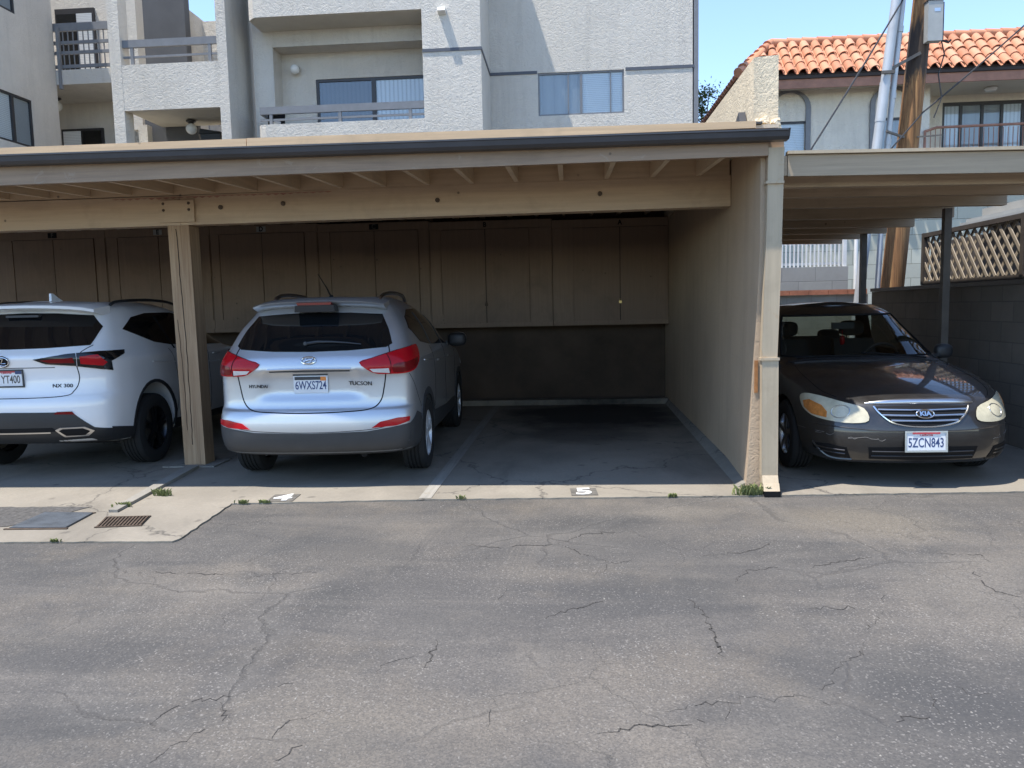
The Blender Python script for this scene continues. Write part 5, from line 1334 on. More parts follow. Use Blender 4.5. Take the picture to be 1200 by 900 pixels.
        c.seam('lens_rim', [(.435*sg, .10, 1.062), (.60*sg, .13, 1.108), (.78*sg, .22, 1.157), (.88*sg, .42, 1.187)], 40, M['black'], .003, sg=sg, off=.010, parent=l)
        c.seam('lens_split', [(.672*sg, .16, 1.125), (.678*sg, .17, 1.04), (.668*sg, .17, .962)], 40, M['black'], .003, sg=sg, off=.013, parent=l)
        c.decal('rear_reflector', [(.56*sg, 0, .535), (.64*sg, 0, .585), (.76*sg, .1, .612), (.835*sg, .2, .612), (.825*sg, .2, .575), (.74*sg, .1, .545)], 30, M['redlens'], .011, .02, .03, sg=sg)
    # tailgate outline, crease over the plate recess
    gate = [(-.672, 0, 1.20), (-.69, 0, 1.12), (-.668, 0, 1.0), (-.645, 0, .88), (-.605, 0, .755), (-.52, 0, .695), (-.3, 0, .678), (0, 0, .672), (.3, 0, .678), (.52, 0, .695), (.605, 0, .755), (.645, 0, .88), (.668, 0, 1.0), (.69, 0, 1.12), (.672, 0, 1.20)]
    c.seam('tailgate_gap', gate, 'rear', r=.0058)
    for sg in (1, -1): c.seam('bumper_gap', [(.83*sg, .27, .955), (.865*sg, .36, .86), (.885*sg, .44, .76), (.895*sg, .52, .66)], 40, r=.003, sg=sg)
    c.seam('bumper_edge', [(-.84, 0, .60), (-.6, 0, .53), (-.3, 0, .508), (0, 0, .502), (.3, 0, .508), (.6, 0, .53), (.84, 0, .60)], 'rear', r=.003)
    c.seam('handle_strip', [(-.355, 0, .994), (0, 0, .999), (.355, 0, .994)], 'rear', M['cladding'], .008, off=.002)
    c.seam('handle_lip', [(-.37, 0, 1.010), (0, 0, 1.016), (.37, 0, 1.010)], 'rear', c.paint, .013, off=-.002)
    # emblem : oval ring with a leaning letter
    h, n = c.hit((0, 0, 1.085), 'rear'); m = frame_mtx(h+n*.006, (1, 0, 0), Vector((0, 0, 1))-n*n.z)
    b = MB(); b.tube([m @ Vector((.064*math.cos(a*PI/14), .034*math.sin(a*PI/14), .002)) for a in range(29)], .006, 6)
    for pts in ([(-.034, -.020), (-.022, .0), (-.030, .022)], [(.034, .020), (.022, 0), (.030, -.022)], [(-.028, -.004), (0, .002), (.028, .006)]):
        b.tube([m @ Vector((x*1.0+y*.25, y, .002)) for x, y in pts], .006, 6)
    b.build('emblem', M['chrome'], t, smooth=True, shift=False)
    def badge(txt, x, z, size, w_=1.0):
        h, n = c.hit((x, 0, z), 'rear'); mm = frame_mtx(h+n*.002, Vector((1, 0, 0))-n*n.x, Vector((0, 0, 1))-n*n.z); text_mesh('badge', txt, size, M['rimdark'], mm, t, depth=.002, sx=w_, bold=.0004)
    badge('HYUNDAI', -.47, .885, .040, 1.0); badge('TUCSON', .44, .895, .050, 1.05)
    h, n = c.hit((0, 0, .905), 'rear')
    p, m, loc = plate(c, (0, h.y-.012, .918), '6WXS724', False, -.05)
    b = MB(); b.box(-.14, .09, .040, .068, .0004, .004); b.build('plate_strip', M['black'], p, shift=False) if False else loc(b).build('plate_dark_bar', M['cladding'], p, shift=False)  # dark bar across the upper part of the plate face
    b = MB(); b.box(.088, .138, .032, .068, .0004, .003); loc(b).build('sticker', M['plateorange'], p, shift=False)
    b = MB()
    b.box(-.155, .155, .079, .090, -.012, .002); loc(b).build('plate_lamp_bar', M['cladding'], p, shift=False)
    # roof rails, aerial
    for sg in (-1, 1):
        pts = [(sg*.50, .70, 1.64), (sg*.51, .82, 1.695), (sg*.525, 1.1, 1.722), (sg*.53, 1.5, 1.722), (sg*.525, 1.8, 1.70), (sg*.52, 1.95, 1.64)]
        b = MB(); b.tube(spline(pts, 5), .019, 8); b.build('roof_rail', M['silver'], t, smooth=True, shift=False)
    b = MB(); b.tube([(.02, .80, 1.69), (.0, .72, 1.78), (-.045, .62, 1.90)], .006, 6, radii=[.010, .006, .003]); b.lathe([(.022, 0), (.016, .018), (.005, .022)], 10, 'z', (.02, .80, 1.69)); b.build('aerial', M['black'], t, smooth=True, shift=False)
    # side glass and doors
    for sg, nm in ((1, 'right'), (-1, 'left')):
        sw = c.decal('side_window', [(sg, .66, 1.345), (sg, .80, 1.48), (sg, 1.10, 1.555), (sg, 1.7, 1.565), (sg, 2.2, 1.515), (sg, 2.65, 1.36), (sg, 3.08, 1.135), (sg, 3.0, 1.10), (sg, 2.2, 1.125), (sg, 1.4, 1.155), (sg, .95, 1.20)], nm, tg, .005, .015, .045)
        for yy, z0, z1 in ((1.42, 1.155, 1.525), (2.18, 1.125, 1.485)): c.seam('pillar_strip', [(sg, yy+.05, z0), (sg, yy-.02, (z0+z1)/2), (sg, yy-.08, z1)], nm, M['cladding'], .012, parent=sw, n=4)
        c.seam('door_gap', [(sg, 1.36, 1.15), (sg, 1.40, .95), (sg, 1.44, .75), (sg, 1.36, .56)], nm)
        c.seam('door_gap', [(sg, 2.22, 1.12), (sg, 2.24, .9), (sg, 2.24, .50)], nm)
        c.seam('door_gap', [(sg, 3.08, 1.10), (sg, 3.12, .9), (sg, 3.10, .50)], nm)
        c.seam('waist_crease', [(sg, .80, 1.03), (sg, 1.6, .985), (sg, 2.6, .95), (sg, 3.2, .93)], nm, c.paint, .007)
        for yy in (1.62, 2.42):
            h, n = c.hit((sg, yy, 1.02), nm); b = blob((h.x+sg*.018, yy, 1.02), (.014, .095, .014)); b.build('door_handle', c.paint, t, smooth=True, shift=False)
        h, n = c.hit((sg, 2.86, 1.12), nm)
        b = blob((h.x+sg*.16, 2.86, 1.185), (.115, .07, .085), 3.0); mr = b.build('wing_mirror', M['blackplastic'] if sg > 0 else M['blackplastic'], t, smooth=True, shift=False)
        b = blob((h.x+sg*.165, 2.885, 1.19), (.112, .06, .083), 3.0); b.build('mirror_shell', c.paint, mr, smooth=True, shift=False)
        b = MB(); b.bar((h.x-.02*sg, 2.86, 1.14), (h.x+.08*sg, 2.87, 1.16), .06, .035); b.build('mirror_arm', M['blackplastic'], mr, bevel=.006, shift=False)
        for (y, z) in W: c.wheel(.912, y, WR, .225, sg, M['alloy'], 5, .235)
    b = MB(); b.box(-.70, .70, .7, 4.0, .21, .30); b.tube([(.42, .22, .27), (.42, .8, .27)], .03, 10); b.build('underbody', M['black'], t, shift=False)
    # screen at the front
    c.decal('windscreen', [(-.70, 0, 1.10), (-.52, 0, 1.50), (0, 0, 1.535), (.52, 0, 1.50), (.70, 0, 1.10), (0, 0, 1.06)], 'front', tg, .005, .015, .06)
    for sg in (-1, 1): c.decal('headlamp', [(.45*sg, 4.3, .72), (.62*sg, 4.2, .80), (.86*sg, 3.9, .92), (.88*sg, 3.95, .82), (.7*sg, 4.2, .70)], ('f', 40), M['clearlens'], .008, .02, .05, sg=sg)
    c.decal('grille', [(-.45, 0, .60), (-.5, 0, .45), (0, 0, .36), (.5, 0, .45), (.45, 0, .60)], 'front', M['blackplastic'], .006, .02, .06)
    return t
silver_suv()

# ------------------------------------------------------------------ white SUV
def white_suv():
    t = thing('white_suv', 'white SUV with dark tinted glass and arrow shaped tail lamps behind the post', 'car', (-5.04, 6.45, 0), R(2.0), None, .97)
    rings = [ring(.78, .26, 4.45, .33, .26, .25, .30, .3), ring(.87, .10, 4.56, .37, .30, .28, .32, .3), ring(.905, .03, 4.62, .45, .42, .40, .33, .35),
             ring(.918, .004, 4.64, .56, .54, .52, .35, .38), ring(.921, .0, 4.64, .66, .64, .62, .36, .4), ring(.921, .006, 4.63, .745, .74, .70, .36, .42),
             ring(.919, .030, 4.61, .785, .80, .75, .35, .44), ring(.915, .068, 4.58, .84, .86, .79, .34, .45), ring(.912, .082, 4.53, .98, .94, .83, .34, .48),
             ring(.911, .060, 4.45, 1.09, 1.03, .88, .35, .5), ring(.905, .045, 4.2, 1.165, 1.10, .95, .36, .5), ring(.875, .10, 3.75, 1.225, 1.165, 1.04, .34, .5),
             ring(.825, .20, 3.35, 1.30, 1.26, 1.14, .34, .5), ring(.765, .31, 2.98, 1.41, 1.38, 1.30, .33, .5), ring(.70, .40, 2.62, 1.51, 1.50, 1.46, .32, .5),
             ring(.625, .48, 2.35, 1.575, 1.575, 1.555, .30, .5), ring(.50, .66, 2.1, 1.62, 1.625, 1.61, .25, .5)]
    WR = .362; W = [(1.00, WR), (3.66, WR)]
    def lift(p):
        if p.z > 1.22: p.z += (p.z-1.22)*.13
    c = Car(rings, 1.695, t, M['paint_white'], W, WR, .435, arches=[(y, z+.055) for y, z in W], deform=lift)
    tg = M['tintglass']
    # black lower bumper : trapezoid rising in the middle
    c.decal('rear_bumper_cladding', [(-.87, 0, .34), (-.88, 0, .47), (-.76, 0, .50), (-.60, 0, .655), (0, 0, .665), (.60, 0, .655), (.76, 0, .50), (.88, 0, .47), (.87, 0, .34), (.4, 0, .36), (-.4, 0, .36)], 'rear', M['blackplastic'], .006, .02, .04)
    for sg, nm in ((1, 'right'), (-1, 'left')):
        c.decal('side_cladding', [(sg, .28, .33), (sg, .25, .49), (sg, .56, .445), (sg, .58, .30)], nm, M['blackplastic'], .006, .02, .04)
        c.decal('sill_cladding', [(sg, 1.43, .28), (sg, 1.46, .40), (sg, 2.3, .37), (sg, 3.2, .37), (sg, 3.24, .28)], nm, M['blackplastic'], .006, .02, .05)
        for (y, z) in W:
            ar = [(sg, y+.455*math.cos(a*PI/16-.2), z+.055+.455*math.sin(a*PI/16-.2)) for a in range(0, 20)] + [(sg, y+.425*math.cos(a*PI/16-.2), z+.055+.425*math.sin(a*PI/16-.2)) for a in range(19, -1, -1)]
            c.decal('arch_cladding', ar, nm, M['blackplastic'], .005, .02, .04)
        c.decal('rear_reflector', [(.46*sg, 0, .640), (.49*sg, 0, .662), (.625*sg, 0, .662), (.66*sg, 0, .615), (.64*sg, 0, .632)], 20, M['reddark'], .010, .02, .03, sg=sg)
        # exhaust surround
        for nmx, k, mt, of in (('exhaust_trim', 1.0, M['silver'], .016), ('exhaust_opening', .80, M['black'], .018)):
            cx, cz = .60, .472
            q = [(-.155, .02), (-.11, .042), (.09, .042), (.155, .0), (.10, -.045), (-.09, -.045)]
            c.decal(nmx, [((cx+x*k)*sg, 0, cz+z*(k if k == 1 else .72)) for x, z in q], 'rear', mt, of, .02, .03)
    c.decal('diffuser_strip', [(-.40, 0, .465), (-.40, 0, .476), (.40, 0, .476), (.40, 0, .465)], 'rear', M['silver'], .012, .015, .04)
    c.decal('diffuser_recess', [(-.46, 0, .478), (-.42, 0, .515), (.42, 0, .515), (.46, 0, .478)], 'rear', M['black'], .0085, .015, .04)
    c.decal('rear_window', [(-.70, 0, 1.262), (-.70, 0, 1.43), (-.60, 0, 1.54), (-.3, 0, 1.565), (0, 0, 1.572), (.3, 0, 1.565), (.60, 0, 1.54), (.70, 0, 1.43), (.70, 0, 1.262), (.35, 0, 1.245), (0, 0, 1.24), (-.35, 0, 1.245)], 'rear', tg, .006, .02, .04)
    b = MB(); n = 17; secs = []
    for i in range(n):
        u = -1+2*i/(n-1); x = .665*u; bow = .09*u*u + .06*u**6; zt = 1.655-.028*u*u-.022*u**8
        secs.append([(x, .27+bow, zt-.034), (x, .268+bow, zt-.008), (x, .30+bow, zt+.003), (x, .62+bow*.5, zt+.030), (x, .64+bow*.4, zt-.04), (x, .42+bow, zt-.062)])
    S = [[b.bm.verts.new(p) for p in q] for q in secs]
    for a, d in zip(S, S[1:]):
        for k in range(6): b._f([a[k], a[(k+1) % 6], d[(k+1) % 6], d[k]])
    b._f(S[0][::-1]); b._f(S[-1]); b.build('spoiler', c.paint, t, smooth=True, sharp=50, shift=False)
    h, _ = c.hit((0, 0, 1.515), 'rear'); b = MB(); b.box(-.16, .16, h.y-.02, h.y+.03, 1.535, 1.556); b.build('stop_lamp', M['cladding'], t, bevel=.004, shift=False)
    b = MB(); b.prism([(.012, .80, 1.675), (.012, 1.02, 1.685), (.008, .92, 1.73), (.004, .845, 1.772), (.004, .815, 1.772)], (-.024, 0, 0)); b.build('aerial_fin', c.paint, t, bevel=.006, shift=False)
    for sg, nm in ((1, 'right'), (-1, 'left')):
        # arrow shaped lamp : black housing, red blade
        A = [(.27*sg, .06, 1.148), (.55*sg, .12, 1.185), (.78*sg, .25, 1.20), (.895*sg, .50, 1.20), (.895*sg, .49, 1.165), (.845*sg, .33, 1.11), (.85*sg, .34, 1.02), (.76*sg, .24, 1.045), (.60*sg, .15, 1.08), (.38*sg, .08, 1.103)]
        l = c.decal('tail_lamp', A, 38, M['tintglass'], .012, .03, .03, sg=sg)
        c.decal('lamp_blade', [(.33*sg, .07, 1.140), (.60*sg, .13, 1.155), (.62*sg, .13, 1.108), (.42*sg, .08, 1.114)], 38, M['reddark'], .0135, .006, .03, sg=sg, parent=l)
        c.decal('lamp_blade', [(.655*sg, .15, 1.16), (.77*sg, .24, 1.172), (.82*sg, .30, 1.10), (.80*sg, .27, 1.07), (.72*sg, .2, 1.085), (.655*sg, .16, 1.097)], 38, M['redlens'], .0135, .006, .03, sg=sg, parent=l)
        c.seam('lamp_split', [(.63*sg, .14, 1.19), (.635*sg, .14, 1.08)], 38, c.paint, .002, sg=sg, off=.013, parent=l)
    gate = [(-.72, 0, 1.262), (-.665, 0, 1.20), (-.635, 0, 1.10), (-.64, 0, .95), (-.60, 0, .85), (-.50, 0, .80), (0, 0, .79), (.50, 0, .80), (.60, 0, .85), (.64, 0, .95), (.635, 0, 1.10), (.665, 0, 1.20), (.72, 0, 1.262)]
    c.seam('tailgate_gap', gate, 'rear', r=.0045)
    c.seam('handle_gap', [(-.45, 0, 1.068), (0, 0, 1.070), (.45, 0, 1.068)], 'rear', M['cladding'], r=.004)
    h, n = c.hit((0, 0, 1.135), 'rear'); m = frame_mtx(h+n*.004, (1, 0, 0), Vector((0, 0, 1))-n*n.z)
    b = MB(); b.lathe([(.052, 0), (.056, .004), (.050, .006), (.001, .006)], 24, 'z'); 
    for v in b.bm.verts: v.co = m @ v.co
    e = b.build('emblem', M['black'], t, smooth=True, sharp=40, shift=False)
    b = MB(); b.tube([m @ Vector((.053*math.cos(a*PI/14), .042*math.sin(a*PI/14), .008)) for a in range(29)], .0045, 6); b.tube([m @ Vector(p) for p in ((-.014, .026, .008), (.006, .026, .008), (-.020, -.016, .008), (.026, -.016, .008))], .005, 6); b.build('emblem_ring', M['chrome'], e, smooth=True, shift=False)
    h, n = c.hit((.50, 0, .895), 'rear'); mm = frame_mtx(h+n*.002, Vector((1, 0, 0))-n*n.x, Vector((0, 0, 1))-n*n.z); text_mesh('badge', 'NX 300', .046, M['rimdark'], mm, t, depth=.002, sx=1.2, bold=.0006)
    h, n = c.hit((0, 0, .985), 'rear')
    p, m, loc = plate(c, (0, h.y-.010, .975), 'YT400', False, -.03, 'cladding', 'markdark')
    # the two figures before these lie outside the picture: the remaining ones sit at the right end
    for ch in p.children:
        if ch.name.startswith('lettering'): ch.data.transform(Matrix.Translation((.038, 0, 0)))
    b = MB(); b.box(.085, .145, .040, .070, .0004, .002); loc(b).build('sticker', M['plateblue'], p, shift=False)
    b = MB(); b.box(-.15, .084, .055, .070, .0004, .002); loc(b).build('red_band', M['platered'], p, shift=False)
    for sg, nm in ((1, 'right'), (-1, 'left')):
        pts = [(sg*.60, .82, 1.645), (sg*.605, .95, 1.68), (sg*.60, 1.5, 1.70), (sg*.59, 2.0, 1.685), (sg*.575, 2.3, 1.64)]
        b = MB(); b.tube(spline(pts, 5), .016, 8); b.build('roof_rail', M['blackplastic'], t, smooth=True, shift=False)
        sw = c.decal('side_window', [(sg, .72, 1.40), (sg, .98, 1.515), (sg, 1.3, 1.555), (sg, 1.9, 1.56), (sg, 2.35, 1.50), (sg, 2.8, 1.36), (sg, 3.25, 1.18), (sg, 3.15, 1.15), (sg, 2.2, 1.18), (sg, 1.5, 1.21), (sg, 1.2, 1.25)], nm, tg, .005, .015, .045)
        c.seam('pillar_strip', [(sg, 1.55, 1.165), (sg, 1.50, 1.35), (sg, 1.45, 1.52)], nm, M['black'], .014, parent=sw, n=4)
        c.seam('pillar_strip', [(sg, 2.28, 1.15), (sg, 2.24, 1.32), (sg, 2.20, 1.50)], nm, M['black'], .014, parent=sw, n=4)
        c.seam('door_gap', [(sg, 1.42, 1.17), (sg, 1.50, .95), (sg, 1.52, .75), (sg, 1.45, .45)], nm)
        c.seam('door_gap', [(sg, 2.32, 1.14), (sg, 2.34, .9), (sg, 2.34, .40)], nm)
        c.seam('door_gap', [(sg, 3.2, 1.12), (sg, 3.24, .9), (sg, 3.2, .40)], nm)
        c.seam('waist_crease', [(sg, 1.0, 1.055), (sg, 1.8, 1.0), (sg, 2.6, .96), (sg, 3.4, .93)], nm, c.paint, .007)
        for yy in (1.68, 2.52):
            h, n = c.hit((sg, yy, 1.06), nm); b = blob((h.x+sg*.016, yy, 1.06), (.014, .10, .015)); b.build('door_handle', c.paint, t, smooth=True, shift=False)
        h, n = c.hit((sg, 3.42, 1.14), nm)
        b = blob((h.x+sg*.12, 3.42, 1.19), (.11, .07, .08), 3.0); mr = b.build('wing_mirror', c.paint, t, smooth=True, shift=False)
        b = MB(); b.bar((h.x-.02*sg, 3.42, 1.13), (h.x+.08*sg, 3.43, 1.15), .06, .035); b.build('mirror_arm', M['blackplastic'], mr, bevel=.006, shift=False)
        for (y, z) in W: c.wheel(.912, y, WR, .225, sg, M['rimdark'], 5, .238)
        c.decal('headlamp', [(.50*sg, 4.5, .82), (.7*sg, 4.4, .90), (.88*sg, 4.1, .95), (.89*sg, 4.15, .86), (.7*sg, 4.45, .76)], ('f', 40), M['clearlens'], .008, .02, .05, sg=sg)
    b = MB(); b.box(-.70, .70, .8, 4.2, .24, .36); b.build('underbody', M['black'], t, shift=False)
    c.decal('windscreen', [(-.72, 0, 1.13), (-.54, 0, 1.50), (0, 0, 1.54), (.54, 0, 1.50), (.72, 0, 1.13), (0, 0, 1.09)], 'front', tg, .005, .015, .06)
    c.decal('grille', [(-.32, 0, .86), (-.18, 0, .62), (-.42, 0, .36), (.42, 0, .36), (.18, 0, .62), (.32, 0, .86)], 'front', M['blackplastic'], .006, .02, .06)
    return t
white_suv()

# ------------------------------------------------------------------ dark sedan
def dark_sedan():
    t = thing('dark_sedan', 'dusty charcoal sedan with hazy headlights facing out under the right carport', 'car', (2.745, 6.1+4.48*.98, 0), PI, None, .98)
    rings = [ring(.70, .25, 4.25, .20, .19, .175, .26, .36, None, .93), ring(.80, .10, 4.385, .24, .22, .195, .26, .38, None, .93), ring(.845, .03, 4.445, .34, .34, .27, .27, .40, None, .93),
             ring(.862, .0, 4.475, .46, .46, .38, .28, .42, None, .93), ring(.866, .0, 4.478, .56, .57, .47, .28, .44, None, .93), ring(.866, .03, 4.455, .66, .67, .55, .28, .45, None, .93),
             ring(.863, .05, 4.42, .78, .76, .625, .28, .46, None, .93), ring(.856, .06, 4.36, .88, .83, .69, .28, .48, None, .94), ring(.845, .08, 4.235, .955, .875, .745, .3, .50, None, .96),
             ring(.828, .20, 3.98, 1.0, .905, .815, .3, .52), ring(.805, .42, 3.58, 1.015, .93, .895, .3, .50), ring(.78, .78, 3.22, 1.03, .955, .958, .3, .40),
             ring(.72, .98, 2.96, 1.14, 1.11, 1.105, .28, .38), ring(.655, 1.16, 2.72, 1.27, 1.26, 1.25, .26, .36), ring(.585, 1.32, 2.52, 1.392, 1.392, 1.382, .24, .34), ring(.48, 1.52, 2.30, 1.462, 1.470, 1.455, .2, .3)]
    WR = .312; W = [(.97, WR), (3.58, WR)]
    glass = [(8.99, 12.01, 11.16, 13.84), (-.01, 2.84, 11.16, 13.5), (4.49, 6.34, 11.16, 13.66), (6.49, 8.01, 11.16, 13.66)]
    c = Car(rings, 1.50, t, M['paint_dark'], W, WR, .358, glass, .50)
    gn = ['windscreen', 'rear_window', 'side_window', 'side_window']
    for (gi, side), fs in c.glassfaces.items():
        b = MB()
        for f in fs: b._f([b.bm.verts.new(p) for p in f])
        bmesh.ops.remove_doubles(b.bm, verts=b.bm.verts, dist=.0005)
        b.build(gn[gi], M['autoglass'], t, smooth=True, shift=False)
    # rubber round the screen
    def edge_line(i0, i1, j0, j1):
        NU, NV = c.NU, c.NV; g = c.grid; I0, I1, J0, J1 = round(i0*NU), round(i1*NU), round(j0*NV), round(j1*NV)
        out = [g[J0][i] for i in range(I1, I0-1, -1)] + [g[j][I0] for j in range(J0, J1+1)] + [g[J1][i] for i in range(I0, I1+1)]
        return out
    half = edge_line(9, 12, 11+1/6, 13+5/6)
    b = MB(); b.tube(half, .011, 6); b.tube([Vector((-p.x, p.y, p.z)) for p in half], .011, 6); b.build('screen_rubber', M['black'], t, smooth=True, shift=False)
    # interior
    b = MB(); b.box(-.70, .70, .9, 4.0, .22, .30); b.build('underbody', M['black'], t, shift=False)
    b = MB(); b.hexa([(-.69, 2.75, .72), (.69, 2.75, .72), (.68, 3.2, .86), (-.68, 3.2, .86), (-.68, 2.80, .93), (.68, 2.80, .93), (.60, 3.16, .92), (-.60, 3.16, .92)]); b.build('dashboard', M['blackplastic'], t, bevel=.03, shift=False)
    def seat(x, y, wd, nm='seat'):
        b = MB(); b.hexa([(x-wd, y, .42), (x+wd, y, .42), (x+wd, y+.48, .46), (x-wd, y+.48, .46), (x-wd, y, .54), (x+wd, y, .54), (x+wd, y+.5, .57), (x-wd, y+.5, .57)])
        b.hexa([(x-wd, y-.02, .50), (x+wd, y-.02, .50), (x+wd, y+.12, .52), (x-wd, y+.12, .52), (x-wd*.82, y-.27, 1.09), (x+wd*.82, y-.27, 1.09), (x+wd*.85, y-.15, 1.09), (x-wd*.85, y-.15, 1.09)])
        return b.build(nm, M['seat'], t, bevel=.05, shift=False)
    def rest(s_, x, y):
        b = blob((x, y, 1.205), (.135, .06, .085), 3.2); b.tube([(x-.05, y, 1.05), (x-.05, y, 1.15)], .008, 6); b.tube([(x+.05, y, 1.05), (x+.05, y, 1.15)], .008, 6); b.build('head_rest', M['seat'], s_, smooth=True, shift=False)
    for x in (-.36, .36):
        s_ = seat(x, 2.02, .25); rest(s_, x, 1.80)
    s_ = seat(0, 1.28, .62)
    for x in (-.36, .36): 
        b = blob((x, 1.04, 1.10), (.13, .06, .07), 3); b.build('head_rest', M['seat'], s_, smooth=True, shift=False)
    b = MB(); b.tube([Vector((-.36+.18*math.cos(a*PI/12), 2.62+.06*math.sin(a*PI/12), .90+.17*math.sin(a*PI/12))) for a in range(25)], .014, 6); b.bar((-.52, 2.62, .90), (-.20, 2.62, .90), .05, .03); b.build('steering_wheel', M['blackplastic'], t, smooth=True, shift=False)
    b = MB(); b.bar((-.11, 2.58, 1.255), (.11, 2.58, 1.255), .03, .065); mr = b.build('interior_mirror', M['blackplastic'], t, bevel=.008, shift=False)
    b = MB(); b.tube([(0, 2.57, 1.21), (0, 2.57, 1.15)], .003, 5); b.lathe([(.004, .0), (.022, -.02), (.026, -.06), (.018, -.09), (.004, -.10)], 12, 'z', (0, 2.57, 1.155)); b.build('hanging_charm', M['redlens'], mr, smooth=True, shift=False)
    # hood outline, cowl
    c.seam('hood_gap', [(.60, 4.2, 0), (.68, 4.0, 0), (.70, 3.6, 0), (.68, 3.30, 0)], 'top', r=.0035, mirror=True)
    c.decal('cowl', [(-.66, 3.22, 0), (0, 3.28, 0), (.66, 3.22, 0), (.70, 3.14, 0), (.0, 3.20, 0), (-.70, 3.14, 0)], 'top', M['blackplastic'], .010, .02, .05)
    for x0, x1 in ((-.55, .02), (.05, .62)):
        pts = [c.hit((x0+(x1-x0)*k/6, 3.215-.012*k, 0), 'top')[0]+Vector((0, .0, .022)) for k in range(7)]
        b = MB(); b.tube(pts, .008, 6); b.build('wiper', M['black'], t, smooth=True, shift=False)
    for sg in (1, -1):
        # headlamp
        A = [(.42*sg, 4.42, .545), (.45*sg, 4.38, .635), (.58*sg, 4.30, .675), (.72*sg, 4.14, .712), (.79*sg, 3.98, .722), (.808*sg, 3.93, .69), (.80*sg, 4.0, .61), (.76*sg, 4.12, .560), (.66*sg, 4.26, .532), (.52*sg, 4.38, .522)]
        l = c.decal('headlamp', A, ('f', 42), M['hazylens'], .010, .03, .03, sg=sg, sm=3)
        c.decal('indicator_lens', [(.67, 4.24, .553), (.675, 4.24, .60), (.70, 4.18, .645), (.765, 4.06, .68), (.797, 3.99, .665), (.793, 4.02, .615), (.755, 4.12, .568)] if sg > 0 else [(-.765, 4.09, .585), (-.75, 4.10, .69), (-.79, 3.99, .705), (-.80, 3.97, .64)], ('f', 42), M['amber'], .0125, .008, .03, sg=sg, parent=l)
        cx_, cz_ = .60*sg, .605
        rg = [(cx_+.048*math.cos(a*PI/10), 4.31-.05*math.cos(a*PI/10)*sg, cz_+.048*math.sin(a*PI/10)) for a in range(21)]
        c.seam('reflector_ring', rg, ('f', 42), M['silver'], .0035, sg=sg, off=.0095, parent=l, n=2)
        c.seam('lamp_gap', [A[i] for i in (9, 0, 1, 2, 3, 4, 5)], ('f', 42), M['black'], .004, sg=sg, off=.003, parent=l)
        # fog pocket and bumper slats
        fp = c.decal('fog_pocket', [(.57*sg, 4.42, .235), (.585*sg, 4.4, .325), (.70*sg, 4.32, .345), (.80*sg, 4.2, .335), (.79*sg, 4.2, .29), (.70*sg, 4.3, .245)], ('f', 30), M['black'], .005, .012, .03, sg=sg)
        for z in (.27, .30): c.seam('pocket_slat', [(.60*sg, 4.4, z), (.68*sg, 4.33, z+.004), (.77*sg, 4.22, z+.012)], ('f', 30), c.paint, .006, sg=sg, off=.006, parent=fp)
        c.seam('pocket_lip', [(.80*sg, 4.2, .345), (.70*sg, 4.3, .232), (.56*sg, 4.42, .222)], ('f', 30), c.paint, .010, sg=sg, off=.002)
        sgn = 'right' if sg > 0 else 'left'
        h, n = c.hit((sg, 2.93, .96), sgn)
        b = blob((h.x+sg*.11, 2.90, 1.0), (.085, .055, .07), 2.8); mr = b.build('wing_mirror', M['blackplastic'], t, smooth=True, shift=False)
        b = MB(); b.bar((h.x-.03*sg, 2.93, .95), (h.x+.07*sg, 2.91, .975), .06, .035); b.build('mirror_arm', M['blackplastic'], mr, bevel=.006, shift=False)
        for yy in (2.85, 1.88, 1.05): c.seam('door_gap', [(sg, yy, .94), (sg, yy+.03, .7), (sg, yy, .34)], sgn)
        for yy in (2.08, 1.2):
            h, n = c.hit((sg, yy, .82), sgn); b = blob((h.x+sg*.015, yy, .82), (.014, .09, .015)); b.build('door_handle', c.paint, t, smooth=True, shift=False)
        c.seam('side_moulding', [(sg, .5, .60), (sg, 1.9, .58), (sg, 3.1, .56)], sgn, c.paint, .014)
        c.decal('tail_lamp', [(.45*sg, .05, .78), (.47*sg, .05, .90), (.84*sg, .35, .89), (.85*sg, .35, .78)], 35, M['redlens'], .008, .02, .05, sg=sg)
        for (y, z) in W: c.wheel(.855, y, WR, .195, sg, M['silver'], 5, .196, 1)
    # grille with chrome lip and bars
    G = [(-.365, 0, .652), (0, 0, .664), (.365, 0, .652), (.33, 0, .60), (.25, 0, .535), (.14, 0, .508), (0, 0, .500), (-.14, 0, .508), (-.25, 0, .535), (-.33, 0, .60)]
    g = c.decal('grille', G, 'front', M['black'], .004, .012, .03)
    c.seam('grille_surround', [(.365, 0, .652), (.33, 0, .60), (.25, 0, .535), (.14, 0, .508), (0, 0, .500), (-.14, 0, .508), (-.25, 0, .535), (-.33, 0, .60), (-.365, 0, .652)], 'front', M['chrome'], .008, off=.006, parent=g)
    lip = [c.hit((x, 0, .676 + .010*(1-(x/.42)**2)), 'front')[0] for x in [-.42+.84*k/16 for k in range(17)]]
    b = MB(); b.tube([p+Vector((0, -.004, 0)) for p in lip], .02, 12, radii=[.006+.026*(1-(2*k/16-1)**4) for k in range(17)]); b.build('chrome_lip', M['silver'], t, smooth=True, shift=False)
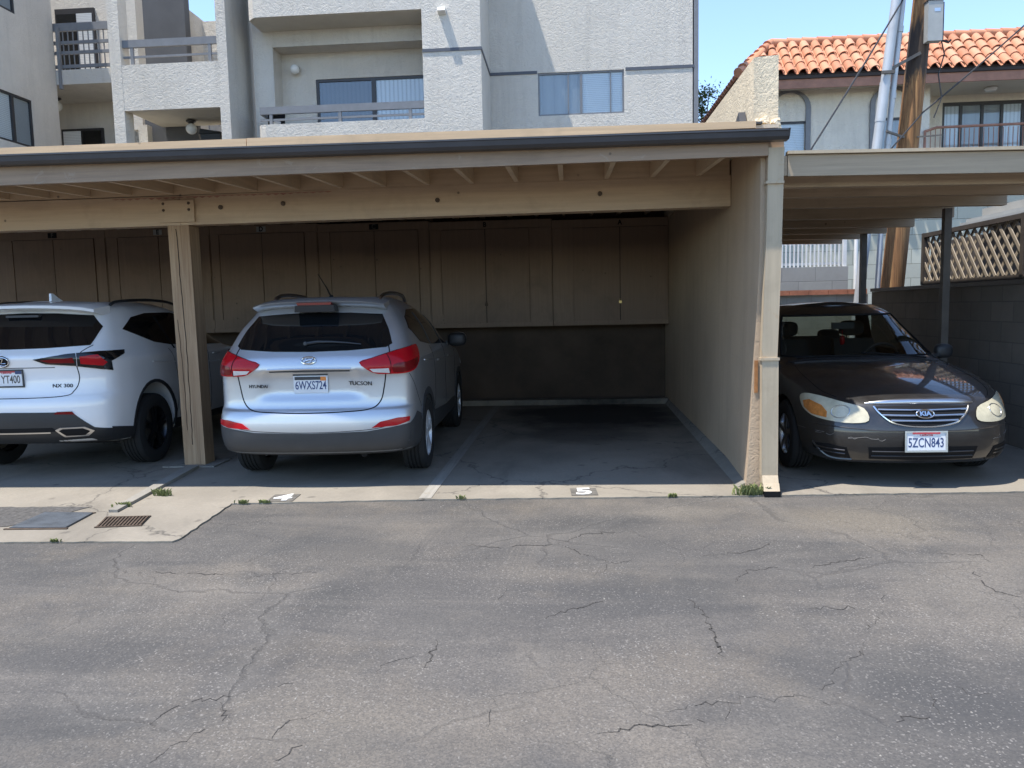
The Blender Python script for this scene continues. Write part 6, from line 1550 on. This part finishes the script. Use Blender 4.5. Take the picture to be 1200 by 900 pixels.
    for z, xm in ((.628, .340), (.588, .315), (.548, .255)): c.seam('grille_bar', [(-xm, 0, z), (0, 0, z-.004), (xm, 0, z)], 'front', M['silver'], .0075, off=.010, parent=g)
    h, n = c.hit((0, 0, .592), 'front'); m = frame_mtx(h+n*.016, (-1, 0, 0), Vector((0, 0, 1))-n*n.z)
    b = MB(); b.lathe([(.070, 0), (.070, .006), (.060, .009), (.001, .009)], 32, 'z')
    for v in b.bm.verts: v.co = m @ Vector((v.co.x, v.co.y*.50, v.co.z))
    e = b.build('emblem', M['black'], t, smooth=True, sharp=40, shift=False)
    b = MB(); b.tube([m @ Vector((.068*math.cos(a*PI/16), .034*math.sin(a*PI/16), .008)) for a in range(33)], .0055, 6); b.build('emblem_ring', M['chrome'], e, smooth=True, shift=False)
    text_mesh('emblem_letters', 'KIA', .050, M['chrome'], m @ Matrix.Translation((0, 0, .010)), e, depth=.002, bold=.002, sx=1.1)
    # lower intake, splitter, plate
    c.decal('lower_intake', [(-.40, 0, .235), (-.42, 0, .335), (0, 0, .345), (.42, 0, .335), (.40, 0, .235), (0, 0, .228)], 'front', M['black'], .005, .015, .04)
    for z in (.262, .30): c.seam('intake_bar', [(-.39, 0, z), (0, 0, z), (.39, 0, z)], 'front', M['blackplastic'], .006, off=.006)
    c.seam('bumper_crease', [(-.80, 0, .50), (-.5, 0, .482), (-.3, 0, .47), (.3, 0, .47), (.5, 0, .482), (.80, 0, .50)], 'front', c.paint, .006)
    h, n = c.hit((0, 0, .385), 'front'); p, m, loc = plate(c, (0, h.y+.012, .385), '5ZCN843', True, .06, 'silver')
    b = MB(); b.box(-.105, .105, .060, .074, .0045, .0065); loc(b).build('red_band', M['platered'], p, shift=False)
    # scrapes on the bumper
    rr = random.Random(6)
    for (x0, z0, k) in ((.74, .43, 5), (.66, .42, 3), (.50, .405, 5), (.36, .41, 5), (.30, .385, 3), (-.62, .40, 4), (-.74, .43, 4)):
        pts = [(x0+i*.022*(1 if rr.random() > .2 else -.6), 0, z0+rr.uniform(-.018, .018)) for i in range(k)]
        c.seam('bumper_scrape', pts, 'front', M['scratch'], .0014, n=2, off=.0008)
    return t
dark_sedan()
